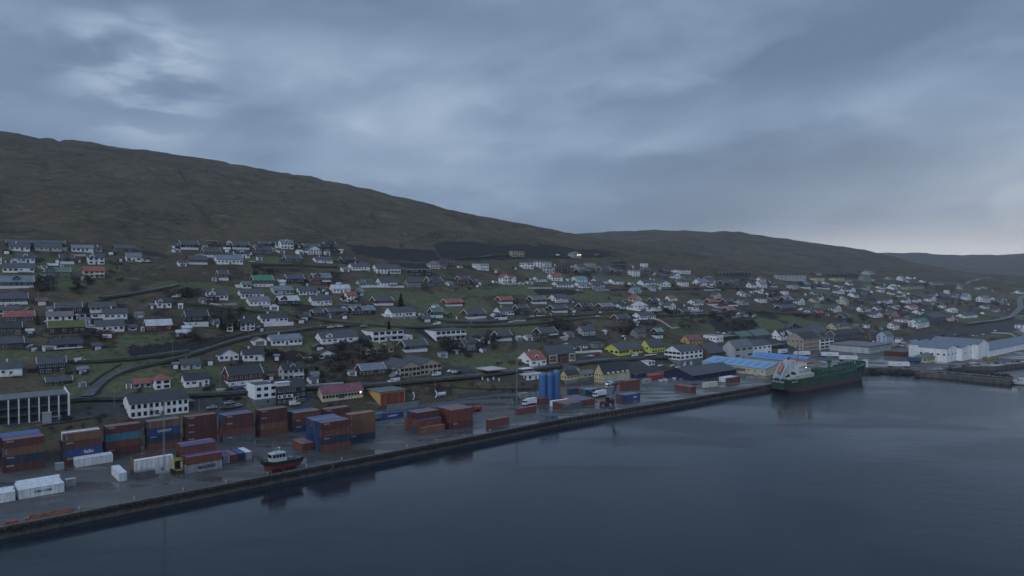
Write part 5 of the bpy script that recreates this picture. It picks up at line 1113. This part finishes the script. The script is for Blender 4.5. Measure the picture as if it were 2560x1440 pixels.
RST = mat('rusty_steel', (.20,.085,.05), .8, .4, 1.2)
for k in range(4):
    (xa_, ya_), (xb_, yb_) = pl(50+k*3, 1311-k*4.5), pl(170+k*2, 1286-k*3.0)
    o = MB().bar((0, 0, 0), (xb_-xa_, yb_-ya_, 0), .34, .4).build('steel_beam', RST); o.location = (xa_, ya_, QZ+.22); tag(o, ['rusty steel beam nearest the quay edge, left foreground', 'rusty beam second from the quay edge', 'rusty beam third from the quay edge', 'rusty beam farthest from the quay edge'][k], 'steel beam', 'rusty beams lying on the quay')
x, y = pl(3, 1322); o = MB().box(0, 3.5, 0, 1.6, 0, .5).box(.4, 3, .2, 1.3, .5, .8).build('scrap_pallet', RST); o.location = (x-1, y+.8, QZ); o.rotation_euler = (0, 0, THC); tag(o, 'low rusty scrap pallet at left edge of quay', 'scrap pallet')
# ---------------------------------------------------------------- vehicles
TYM = MB().lathe([(.12, -.1), (.30, -.1), (.33, -.06), (.33, .06), (.30, .1), (.12, .1)], 12, axis='y').mesh('wheel', RUB)
VK = {}
PC = {'w': ('white', (.60,.62,.64)), 's': ('silver', (.32,.34,.36)), 'k': ('black', (.015,.016,.018)), 'b': ('blue', (.03,.08,.28)), 'r': ('red', (.28,.03,.025)), 'g': ('grey', (.11,.12,.13))}
LHD = mat('headlight_on', (.9,.9,.9), .3, 0, emit=((1, .95, .85), 3.0)); LHO = mat('headlight_off', (.35,.36,.38), .2, 0)
def vmesh(kind, c):
    if (kind, c) in VK: return VK[(kind, c)]
    pm = mat('car_paint_'+PC[c][0], PC[c][1], .3, 0, coat=.5)
    W = 1.78 if kind == 'car' else 1.95
    if kind == 'car': lo = [(0,.3),(0,.75),(.15,.88),(1.15,.95),(3.9,.98),(4.35,.9),(4.4,.35)]; hi = [(1.15,.95),(1.75,1.45),(3.2,1.47),(3.95,.98)]; L = 4.4
    else: lo = [(0,.3),(0,.95),(.2,1.1),(1.0,1.25),(5.2,1.25),(5.2,.35)]; hi = [(1.0,1.25),(1.7,2.05),(1.9,2.15),(5.15,2.15),(5.2,1.25)]; L = 5.2
    def ext(pr, w, b, inset=0, mi=0):
        n = len(pr); P = [(x, -w/2+ (inset if z > (1.0 if kind == 'car' else 1.3) else 0), z) for x, z in pr]+[(x, w/2-(inset if z > (1.0 if kind == 'car' else 1.3) else 0), z) for x, z in pr]
        b.poly(P, [tuple(range(n)), tuple(range(n, 2*n))[::-1]]+[(i, i+n, (i+1) % n+n, (i+1) % n) for i in range(n)], mi)
    b = MB(); ext(lo, W, b); ext(hi, W-.08, b, .12)
    body = b.mesh('body', pm)
    b = MB()
    if kind == 'car':
        for s in (-1, 1): b.poly([(1.5, s*(W/2-.03), 1.02), (3.6, s*(W/2-.03), 1.02), (3.1, s*(W/2-.13), 1.4), (1.85, s*(W/2-.13), 1.4)], [(0,1,2,3), (3,2,1,0)])
        b.poly([(1.16, -.75, 1.0), (1.16, .75, 1.0), (1.68, .66, 1.43), (1.68, -.66, 1.43)], [(0,1,2,3), (3,2,1,0)])
    else:
        for s in (-1, 1): b.poly([(1.25, s*(W/2-.03), 1.32), (2.4, s*(W/2-.03), 1.32), (2.4, s*(W/2-.14), 1.95), (1.75, s*(W/2-.14), 1.95)], [(0,1,2,3), (3,2,1,0)])
        b.poly([(1.0, -.8, 1.32), (1.0, .8, 1.32), (1.66, .7, 2.03), (1.66, -.7, 2.03)], [(0,1,2,3), (3,2,1,0)])
    gl = b.mesh('windows', GLS)
    VK[(kind, c)] = (body, gl, W, L); return VK[(kind, c)]
def vehicle(px, py, kind, c, fl=0, ang=0., z=None, lights=False):
    if z is None: P = gp(px, py); P = (P[0], P[1], P[2]+.42 if z is None else z)
    else: x, y = pl(px, py, z); P = (x, y, z+.02)
    n = 'parked_car' if kind == 'car' else 'van'
    P = (P[0], P[1], max(P[2]-.2, gz(P[0], P[1])+.05))
    r = thing(n, P, TH+ang+(math.pi if fl else 0), None); pend(r, f"{PC[c][0]} {'car' if kind == 'car' else 'van'}"+(' with headlights on' if lights else ''), px, py, 'car' if kind == 'car' else 'van', 'parked cars and vans')
    bo, gl, W, L = vmesh(kind, c)
    o = obj('body', bo, r); o.location = (-L/2, 0, 0); o = obj('windows', gl, r); o.location = (-L/2, 0, .004)
    for i, x in enumerate((.85, L-.85)):
        for s in (-1, 1): o = obj('wheel', TYM, r); o.location = (x-L/2, s*(W/2-.08), .33)
    for s in (-1, 1): o = MB().box(-.02, .03, -.16, .16, -.08, .08).build('headlight', LHD if lights else LHO, r); o.location = (-L/2-.015, s*.6, .68)
for v in [(198,907,'van','w'),(37,718,'van','w'),(735,1015,'van','w'),(570,1012,'car','s'),(558,1024,'car','g'),(575,1023,'car','g'),(590,1019,'car','s'),(527,1024,'car','s'),(594,975,'car','b'),(570,979,'car','k'),(620,973,'car','w'),(514,976,'car','k'),(565,1000,'car','k'),
          (133,1048,'car','s'),(161,1051,'car','k'),(315,1002,'van','w'),(980,958,'van','w'),(1090,941,'van','w'),(1163,944,'car','b'),(1126,932,'car','w'),(1138,934,'car','w'),(1148,935,'car','k'),(1092,813,'van','w'),(1277,808,'car','w'),(1240,802,'car','b'),(805,820,'car','s'),(825,821,'car','w'),(838,819,'car','s'),(850,819,'car','w'),(865,819,'car','k'),(910,818,'car','s'),
          (1495,793,'car','w'),(1431,905,'car','w'),(1470,896,'car','b'),(1478,893,'car','w'),(1493,888,'car','r'),(1588,892,'van','w'),(1652,917,'car','w'),(1683,917,'car','w'),(1696,921,'car','w'),(1400,893,'car','g'),(1335,881,'car','w'),(665,770,'car','w'),(815,766,'car','w'),(810,722,'car','w'),(440,745,'van','w'),(368,656,'car','w'),(1395,640,'van','w'),(1798,834,'car','s'),(1812,836,'car','w'),(1826,834,'car','s'),(1840,836,'car','k'),
          (2001,877,'car','w'),(2240,861,'car','w'),(2490,829,'car','w'),(2507,795,'car','s'),(2523,776,'car','w'),(2460,838,'car','w'),(2420,837,'car','k'),(2530,837,'car','w'),(630,657,'car','w'),(1365,776,'car','k'),(590,1000,'car','k'),(1475,816,'car','g'),(340,1006,'car','k'),(860,969,'car','k')]:
    vehicle(*v[:4], fl=random.random() < .3, ang=random.choice((0, 0, 0, .1)))
vehicle(182, 1006, 'car', 'k', lights=True)
vehicle(1524, 963, 'van', 'w', lights=True, z=QZ)
for i in range(34):
    row, q = divmod(i, 12); px_ = 2238+q*(5.6+row*.6)+random.uniform(-1, 1); py_ = 878-q*1.4+row*(-7)
    vehicle(px_, py_, 'car', random.choice('wwssgkkbr'), ang=math.pi/2+.1)
for i in range(12): vehicle(2272+i*7, 857-i*.7, 'car', random.choice('wsgkkr'), ang=math.pi/2)
for i in range(7): vehicle(2390+i*9, 838+i*.6, 'car', random.choice('wsgk'), ang=.2)
# lorries, trailers and the bus
def lorry(nm, px, py, L, H, cl_, look, th, txt=None, cab=None, z=QZ, cat='lorry', ty_=None):
    x, y = pl(px, py, z) if z is not None else gp(px, py)[:2]
    r = thing(nm, (x, y, z if z is not None else gz(x, y)+.2), th, cat, None, look)
    MB().box(0, L, 0, 2.5, 1.1, 1.1+H).build('cargo_box', cl_, r); MB().box(.1, L-.1, .4, 2.1, .7, 1.09).build('chassis', BLK2, r)
    for q in (1.2, 2.5, L-2.6, L-1.3):
        for s in (.15, 2.35): o = obj('wheel', TYM, r); o.location = (q, s, .5); o.scale = (1.5, 1.8, 1.5)
    if cab:
        cb = MB().box(-2.3, -.25, .05, 2.45, .7, 3.1).build('cab', cab, r); MB().box(-2.34, -2.28, .2, 2.3, 1.8, 2.8).box(-2.1, -1.0, .02, .06, 1.9, 2.8).build('windscreen', GLS, cb)
        for s in (.2, 2.3): o = obj('wheel', TYM, r); o.location = (-1.4, s, .5); o.scale = (1.5, 1.8, 1.5)
    if txt: o = obj('lettering', text_mesh(txt, H*.42, NTX), r); o.location = (L/2, -.02, 1.1+H/2)
    return r
TW = mat('trailer_white', (.60,.63,.66), .4, .1)
thp = -math.radians(14)
lorry('trailer', 1953, 887, 11, 3.0, TW, 'white trailer standing behind the bright blue roof', THR, 'Thermo', cat='trailer')
lorry('trailer', 1990, 891, 13, 2.9, TW, 'white lettered trailer between blue roof and dark lorry', .05, 'B.Frost', cat='trailer')
lorry('lorry', 2055, 893, 13.6, 2.9, TW, 'white lettered trailer with dark tractor unit before the depot', -.22, 'B.Frost', cab=mat('cab_teal', (.05,.12,.13)))
lorry('trailer', 2101, 902, 13.6, 2.9, TW, 'white lettered trailer behind the tanker bow', -.2, 'B.Frost', cat='trailer')
lorry('trailer', 2224, 919, 15, 3.0, TW, 'long white lettered trailer near the breakwater root', -.12, 'Thor', cat='trailer')
lorry('trailer', 2275, 907, 9, 2.8, cm('b'), 'blue trailer left of the cream harbour house', -.1, cat='trailer')
stack('white pair at the tanker bow', 2163, 921, ['w w'], th=THR, L=6.06)
lorry('lorry', 932, 1056, 6, 2.4, cm('t'), 'blue and white lorry left of the blue lettered container', THC, cab=TW)
lorry('lorry', 1497, 995, 6.5, 2.6, TW, 'white box lorry behind the reach stacker', THR, cab=TW)
lorry('lorry', 1321, 1016, 6, 2.6, TW, 'white box lorry at the foot of the silos', THR, cab=TW)
lorry('lorry', 1186, 1032, 5, 1.4, mat('lorry_red', (.30,.03,.035), .5, .1), 'low red lorry right of the tall maroon stack', THC, cab=mat('lorry_red', (.3,.03,.035)))
r = lorry('bus', 1617, 901, 11, 2.1, mat('bus_red', (.26,.05,.05), .4, .1), 'red bus with white roof beside the white office', TH-.1, z=None, cat='bus'); MB().box(0, 11, 0, 2.5, 3.2, 3.4).build('roof', TW, r); MB().box(.5, 10.5, -.03, .01, 2.1, 3.0).build('windows', GLS, r)
# reach stacker
x, y = pl(1512, 1019); r = thing('reach_stacker', (x, y+1, QZ), THR, 'reach stacker', None, 'dark reach stacker with raised boom working on the quay'); DM = mat('machine_dark_red', (.08,.03,.03), .5, .3)
MB().box(.3, 8, .8, 3.2, 1.0, 2.4).box(5.8, 8.4, .3, 3.7, 1.2, 3.0).build('chassis', DM, r); MB().box(3.2, 4.8, .6, 2.0, 2.4, 4.4).build('cab', GLS, r)
MB().bar((7.4, 2, 3.4), (11.6, 2, 12.0), 1.0, .9).build('boom', mat('boom_dark', (.05,.06,.075), .5, .2), r); MB().bar((4.5, 1.2, 2.4), (8.4, 1.2, 5.4), .4).bar((4.5, 2.8, 2.4), (8.4, 2.8, 5.4), .4).build('lift_cylinder', GALV, r)
MB().box(8.6, 14.6, .9, 3.1, 10.6, 11.2).bar((11.6, 2, 12), (11.6, 2, 11), .6).build('spreader', DM, r)
for q in (1.4, 6.8):
    for s in (.2, 3.8): o = obj('wheel', TYM, r); o.location = (q, s, .9); o.scale = (2.8, 3.0, 2.8)
# coastal clutter: fish tubs, boxes, nets before the warehouse
for k, (a, c) in enumerate([(1660,953),(1668,955),(1676,953),(1684,950),(1650,955),(1700,952),(1862,944),(1890,940),(1420,1001),(1466,1004),(1409,1001),(1445,1003)]):
    x, y = pl(a, c); o = MB().box(0, 2.2, 0, 1.4, 0, 1.3).box(-.06, 2.26, -.06, 1.46, 1.05, 1.2).build('fish_tub', random.choice([wm_('L'), wm_('B'), wm_('E')])); o.location = (x, y, QZ); o.rotation_euler = (0, 0, random.random()); pend(o, 'plastic fish tub on the quay', a, c, 'fish tub', 'fish tubs on the quay')
# ---------------------------------------------------------------- trees and shrubs
BRK = mat('bark', (.05,.04,.035), .9, .2)
def leafm(n, c): return mat(n, c, .9, .45, 1.3)
LV1 = leafm('bare_twigs', (.055,.046,.038)); LV2 = leafm('olive_leaves', (.050,.056,.030)); LV3 = leafm('conifer_needles', (.022,.034,.022)); LV4 = leafm('heather_twigs', (.055,.038,.034))
def crown_me(seed, m, n=330, conifer=False):
    rr = random.Random(seed); b = MB()
    cl = [(Vector((rr.gauss(0, .26), rr.gauss(0, .26), .55+rr.gauss(0, .17))), rr.uniform(.14, .30)) for _ in range(11)]
    for i in range(n):
        if conifer:
            t = rr.random()**.7; z = .10+.92*(1-t); rad = .30*t*(.75+.25*math.sin(z*40)); a = rr.random()*6.283; q = rad*rr.uniform(.45, 1.05); p_ = Vector((q*math.cos(a), q*math.sin(a), z-.05*q/.3)); s = rr.uniform(.035, .075)
        else:
            c_, r_ = rr.choice(cl); d = Vector((rr.gauss(0, 1), rr.gauss(0, 1), rr.gauss(0, .8))).normalized()*r_*rr.uniform(.55, 1.05); p_ = c_+d; p_.z = max(p_.z, .05); s = rr.uniform(.035, .08)
        u_ = Vector((rr.gauss(0, 1), rr.gauss(0, 1), rr.gauss(0, .6))).normalized(); w_ = u_.orthogonal().normalized()
        b.poly([p_-u_*s-w_*s*.6, p_+u_*s-w_*s*.4, p_+u_*s*.7+w_*s*.7, p_-u_*s*.8+w_*s*.5], [(0,1,2,3)])
    return b.mesh('crown', m)
def trunk_me(seed, conifer=False):
    rr = random.Random(seed); b = MB(); b.lathe([(.035, -.15), (.028, .2), (.015, .6 if not conifer else .95)], 6)
    if not conifer:
        for k in range(5): a = rr.random()*6.28; b.bar((0, 0, .1+.1*k), (.3*math.cos(a), .3*math.sin(a), .45+.1*k), .018)
    return b.mesh('trunk', BRK)
KIND = {'b': [('dark bare shrub', crown_me(s, LV1), trunk_me(s)) for s in range(4)], 'o': [('olive bushy shrub', crown_me(s+9, LV2), trunk_me(s)) for s in range(3)],
        'c': [('dark conifer', crown_me(s+20, LV3, 460, True), trunk_me(s, True)) for s in range(3)], 'h': [('reddish-brown shrub', crown_me(s+30, LV4), trunk_me(s)) for s in range(3)]}
def tree(px, py, hpx, kind, wf=1.):
    X, D, Z = gp(px, py); h = hpx*D/F
    nm, cme, tme = random.choice(KIND[kind])
    r = thing({'c': 'conifer_tree'}.get(kind, 'shrub' if h < 3 else 'tree'), (X, D, Z-.1), random.random()*6); w = h*random.uniform(.9, 1.35)*wf if kind != 'c' else h
    r.scale = (w, w, h); obj('crown', cme, r); obj('trunk', tme, r)
    pend(r, nm, px, py-hpx/2, 'tree' if h >= 3 else 'shrub', 'garden trees and shrubs on the slope')
tree(1002, 769, 36, 'c'); tree(972, 842, 40, 'c'); tree(975, 873, 22, 'c'); tree(465, 743, 24, 'c'); tree(477, 744, 24, 'c'); tree(455, 742, 18, 'c'); tree(1294, 760, 16, 'c'); tree(972, 688, 12, 'c'); tree(948, 690, 11, 'c'); tree(92, 812, 26, 'c'); tree(570, 812, 30, 'c'); tree(636, 684, 16, 'c'); tree(1926, 744, 16, 'c'); tree(2060, 744, 12, 'c')
for x0, x1, y0, y1, n, h0, h1, ks in [(80,130,700,730,14,12,20,'bbo'),(180,230,700,735,12,10,18,'bbh'),(500,545,745,762,8,10,16,'bbo'),(400,500,725,745,16,10,18,'bbo'),(535,600,790,830,14,16,30,'bbco'),(420,530,835,852,16,8,14,'obo'),(200,290,820,862,14,10,18,'bho'),(20,80,826,845,5,8,14,'bo'),
    (640,700,880,900,12,10,20,'bbo'),(555,600,912,945,8,10,18,'bbo'),(500,535,965,975,4,8,14,'o'),(165,215,925,945,6,8,14,'oob'),(760,860,895,935,22,10,22,'bbbo'),(830,960,870,905,24,12,26,'bbbh'),(860,1000,885,915,16,10,18,'bbh'),(760,880,935,958,12,8,16,'bbo'),(880,930,855,870,6,10,18,'b'),
    (1100,1160,860,890,16,12,24,'bbb'),(1190,1240,850,880,12,10,22,'bbh'),(1130,1180,880,895,6,8,14,'b'),(850,900,735,760,8,10,16,'hb'),(620,660,690,705,6,8,14,'bb'),(1350,1470,798,830,22,8,18,'bbbo'),(1380,1430,815,830,8,10,16,'b'),(1520,1600,822,845,14,8,18,'bbh'),(1615,1640,810,830,4,8,12,'b'),
    (1700,1890,790,828,34,8,16,'bbb'),(1660,1700,770,786,8,8,14,'bb'),(1600,1640,758,790,6,8,16,'bb'),(1560,1600,700,722,6,5,9,'b'),(1680,1760,715,730,8,5,10,'bh'),(1790,1860,718,730,8,5,9,'bb'),(1900,1960,728,742,10,6,10,'bbo'),(1990,2080,778,800,10,6,12,'bb'),(2100,2180,780,812,12,6,12,'bbh'),
    (2190,2260,745,800,10,6,12,'bbo'),(2330,2460,755,775,12,5,10,'bbh'),(2490,2530,750,765,6,8,14,'bbc'),(2180,2320,700,720,10,4,7,'bb'),(2360,2400,842,856,5,6,10,'bb'),(1430,1500,680,700,8,5,9,'b'),(240,330,640,700,8,6,12,'bbh'),(290,310,700,712,3,6,10,'h'),(560,700,665,690,8,8,14,'bb'),(1100,1200,700,760,4,5,9,'b'),
    (330,390,975,990,4,8,12,'ob'),(215,330,1020,1060,12,6,12,'bhoo'),(110,240,1050,1085,10,6,12,'ooh'),(770,900,1012,1030,8,6,10,'obh'),(1020,1130,963,985,14,6,12,'bboh'),(1130,1340,958,978,14,4,7,'bbo'),(1240,1330,902,925,8,6,10,'boo'),(1330,1420,842,862,6,6,12,'bo'),(1500,1560,738,752,4,4,7,'b'),(1240,1275,782,800,5,8,12,'oob'),(1940,1970,868,878,4,6,10,'o')]:
    for i in range(n):
        tree(random.uniform(x0, x1), random.uniform(y0, y1), random.uniform(h0, h1), random.choice(ks))
# rough tussocks and scrub too small and many to count
rr = random.Random(5); b = MB()
sc_me = []
for i in range(5200):
    px_ = rr.uniform(-30, 2560); py_ = rr.uniform(0, 1)
    lim = np.interp(px_, [0, 300, 900, 1500, 2560], [1075, 1040, 985, 900, 850]); top = np.interp(px_, [0, 900, 1500, 2560], [605, 640, 660, 700])
    sc_me.append((px_, top+(lim-top)*py_**1.2))
tt = np.array([(a-1280)/F for a, _ in sc_me]); yy = np.array([c for _, c in sc_me])
DG = np.exp(np.linspace(math.log(230), math.log(2300), 420)); XG = tt[:, None]*DG[None]; YG = np.broadcast_to(DG[None], XG.shape)
G = TN(XG, YG); ray = CZ-(yy[:, None]-HZ)/F*DG[None]; K = np.argmax(G >= ray, 1)
for i, k in enumerate(K):
    x, y = XG[i, k], YG[i, k]; z = float(G[i, k])
    if fbm(np.array([x/40]), np.array([y/40]), 3, 66)[0] < -.02 or bool(in_poly([x], [y], QUAY)[0]): continue
    s0 = rr.uniform(.35, 1.0)
    for q in range(7):
        p_ = Vector((x+rr.gauss(0, s0), y+rr.gauss(0, s0), z+rr.uniform(0, s0))); u_ = Vector((rr.gauss(0, 1), rr.gauss(0, 1), rr.gauss(0, .5))).normalized(); w_ = u_.orthogonal().normalized(); s = rr.uniform(.25, .6)*s0
        b.poly([p_-u_*s-w_*s*.6, p_+u_*s-w_*s*.4, p_+u_*s*.7+w_*s*.7, p_-u_*s*.8+w_*s*.5], [(0,1,2,3)])
tag(b.build('scrub', leafm('scrub_leaves', (.045,.042,.026))), 'low brown and olive scrub scattered over the town slope', 'scrub', kind='stuff')
# ---------------------------------------------------------------- garden and retaining walls
def wall(P, h, m, look, w=.3, nm='garden_wall', cat='wall', step=4):
    pts = [gp(a, c) for a, c in P]; b = MB(); r0 = Vector(pts[0])
    for (p_, q) in zip(pts[:-1], pts[1:]):
        p_, q = Vector(p_), Vector(q); n = max(1, int((q-p_).length/step)); last = p_
        for k in range(1, n+1):
            c_ = p_.lerp(q, k/n); c_.z = gz(c_.x, c_.y); b.bar(last+Vector((0, 0, h/2-.4))-r0, c_+Vector((0, 0, h/2-.4))-r0, w, h+.8); last = c_
    o = b.build(nm, m); o.location = r0; pend(o, look, sum(a for a, _ in P)/len(P), sum(c for _, c in P)/len(P), cat, 'garden and retaining walls')
for P, h, k in [([(659,817),(733,813)], 2.2, 'W'), ([(524,761),(545,764),(592,762)], 1.1, 'L'), ([(903,719),(1010,719)], 1.6, 'W'), ([(980,798),(1055,796)], 1.6, 'G'), ([(1175,810),(1216,804)], 3.0, 'G'), ([(1237,802),(1268,800)], 2.5, 'W'), ([(1273,804),(1315,803)], 1.2, 'L'), ([(1437,884),(1500,880),(1505,882)], 1.4, 'W'),
    ([(1232,704),(1260,712),(1296,711),(1312,709)], 1.4, 'L'), ([(1320,722),(1380,722)], 1.6, 'L'), ([(1488,728),(1527,726)], 1.4, 'L'), ([(1566,773),(1600,778),(1640,779),(1667,776)], 1.6, 'W'), ([(1637,799),(1650,802),(1680,822),(1705,819),(1728,817)], 1.2, 'L'), ([(1760,727),(1802,726)], 1.6, 'L'), ([(1766,717),(1792,722)], 1.2, 'L'),
    ([(1830,795),(1890,791)], 2.2, 'L'), ([(1780,766),(1800,772),(1826,768)], 1.6, 'L'), ([(1727,780),(1758,778)], 1.5, 'L'), ([(1822,766),(1846,765)], 1.4, 'W'), ([(2204,767),(2250,766)], 1.3, 'W'), ([(2183,759),(2197,763)], 1.6, 'L'), ([(2042,721),(2075,724)], 1.4, 'W'), ([(542,640),(500,638),(488,640)], 1.2, 'L'), ([(2480,833),(2540,843)], 1.2, 'L'),
    ([(763,968),(857,960)], 1.0, 'L'), ([(538,979),(562,978)], 1.3, 'L'), ([(858,765),(912,765)], 1.4, 'G'), ([(190,640),(225,641)], 1.2, 'L'), ([(1296,710),(1312,712)], 1.2, 'L')]:
    wall(P, h, wm_(k), f"{WC[k][0]} garden wall")
for P in [([(1010,962),(1100,969),(1220,975),(1340,972)]), ([(100,1068),(200,1052),(260,1043)]), ([(300,912),(250,940),(222,962)]), ([(0,872),(120,878),(290,868)]), ([(640,826),(560,850),(500,872)])]:
    wall(P, .5, leafm('hedge_leaves', (.026,.026,.018)), 'low dark hedge line', w=.8, nm='hedge', cat='hedge', step=3)
# ---------------------------------------------------------------- street lamps, poles
LP = mat('lamp_housing', (.05,.05,.055), .4, 0)
def lampst(px, py, h=8.):
    X, D, Z = gp(px, py); r = thing('street_lamp', (X, D, Z), random.uniform(-.3, .3)+TH-1.57); pend(r, 'thin grey street lamp', px, py-15, 'street lamp', 'street lamps along the roads')
    MB().lathe([(.10, -.5), (.06, h)], 6).build('pole', GALV, r); MB().bar((0, 0, h), (1.3, 0, h+.25), .07).build('arm', GALV, r); MB().box(1.1, 1.8, -.14, .14, h+.2, h+.34).build('lamp_head', LP, r)
for q in [(282,1018),(192,978),(336,985),(430,892),(548,978),(620,850),(795,965),(1203,935),(1225,868),(1068,955),(1330,925),(1540,905),(1470,910),(1596,910),(1880,884),(2154,900),(1245,845),(770,965),(95,760),(127,728),(300,690),(690,785),(125,820),(1170,822),(1410,812),(900,900),(208,818),(372,1045),(495,1045),(1000,982),(1087,978),(1290,1000)]:
    lampst(*q)
x, y = pl(1292, 1012); r = thing('light_mast', (x, y, QZ), THR, 'light mast', None, 'tall lattice light mast left of the blue silos'); b = MB()
for sx in (-.3, .3):
    for sy in (-.3, .3): b.bar((sx, sy, 0), (sx*.5, sy*.5, 26), .08)
for k in range(32): z = k*.8; q = .3*(1-.5*z/26); s = 1 if k % 2 else -1; b.bar((-q*s, -q, z), (q*s, -q, z+.8), .05); b.bar((q, q*s, z), (q, -q*s, z+.8), .05)
b.build('lattice', GALV, r); MB().box(-1.2, 1.2, -.2, .2, 26, 26.5).build('floodlight', LP, r)
x, y = pl(1284, 1012); r = thing('hut', (x, y, QZ), THR, 'hut', None, 'small dark gabled hut beside the lattice mast'); b = MB(); ngon_roof(b, 4, 3.4, 2.4, 1.6, 'x', .12, .3); b.build('roof', rm_('k'), r); MB().poly([(0,0,0),(4,0,0),(4,3.4,0),(0,3.4,0),(0,0,2.4),(4,0,2.4),(4,3.4,2.4),(0,3.4,2.4),(4,1.7,4.0),(0,1.7,4.0)], [(0,3,2,1),(0,1,5,4),(1,2,6,8,5),(2,3,7,6),(3,0,4,9,7)]).build('wall', wm_('E'), r)
# excavator on the bare plot, digester tank and curved white pipes on the verge
X, D, Z = gp(760, 900); YEL = mat('excavator_yellow', (.24,.17,.06), .6, .3); r = thing('excavator', (X, D, Z), .3, 'excavator', None, 'yellow excavator on the bare brown plot above the road'); r.scale = (.75,.75,.75); MB().box(-1.5, 1.6, -1.2, 1.2, 1, 2.4).build('body', YEL, r); MB().box(-.6, .6, -1.1, .1, 2.4, 3.3).build('cab', GLS, r)
for s in (-1, 1): MB().box(-1.9, 1.9, s*1.2-.3, s*1.2+.3, .05, .9).build('track', RUB, r)
MB().bar((-1.2, .4, 2), (-4, .4, 5), .4).bar((-4, .4, 5), (-6, .4, 2.5), .35).build('boom', YEL, r); MB().box(-6.5, -5.5, 0, .9, 1.7, 2.6).build('bucket', BLK2, r)
for k, (a, c) in enumerate([(1034,1002), (1090,997)]):
    X, D, Z = gp(a, c); r = obj('bent_pipe', None); bpy.data.objects.remove(r); b = MB(); pr_ = None
    for q in range(9):
        an = -.9+q*.225; pt = (2.2*math.cos(an)-2, 0, 2.4+2.6*math.sin(an))
        if pr_: b.bar(pr_, pt, .5)
        pr_ = pt
    o = b.build('bent_pipe', WHT); o.location = (X, D, Z); tag(o, ['curved white pipe beside corrugated fence', 'curved white pipe left of the pale tank'][k], 'pipe', 'curved white pipes on the verge')
X, D, Z = gp(1103, 993); r = thing('storage_tank', (X, D, Z), THC, 'tank', None, 'pale horizontal storage tank on the grass below road'); o = MB().lathe([(.2, -2.6), (1.1, -2.4), (1.1, 2.4), (.2, 2.6)], 14, axis='y').build('vessel', wm_('B'), r); o.rotation_euler = (0, 0, math.pi/2); o.location = (0, 0, 1.5); MB().box(-1.8, -1.4, -.7, .7, 0, .7).box(1.4, 1.8, -.7, .7, 0, .7).build('cradle', CONC, r)
# pallets of timber on the factory pier
for k, (a, c) in enumerate([(2462,900),(2472,901),(2484,899),(2494,898),(2504,899)]):
    x, y = pl(a, c); b = MB()
    for q in range(5): b.box(0, 3, 0, 1.3, q*.5, q*.5+.38)
    o = b.build('timber_stack', mat('timber_fresh', (.30,.22,.12), .8, .2)); o.location = (x, y, QZ); o.rotation_euler = (0, 0, .3*k); pend(o, 'stack of tan timber on the pier', a, c, 'timber stack', 'timber stacks on the factory pier')
finish_labels()
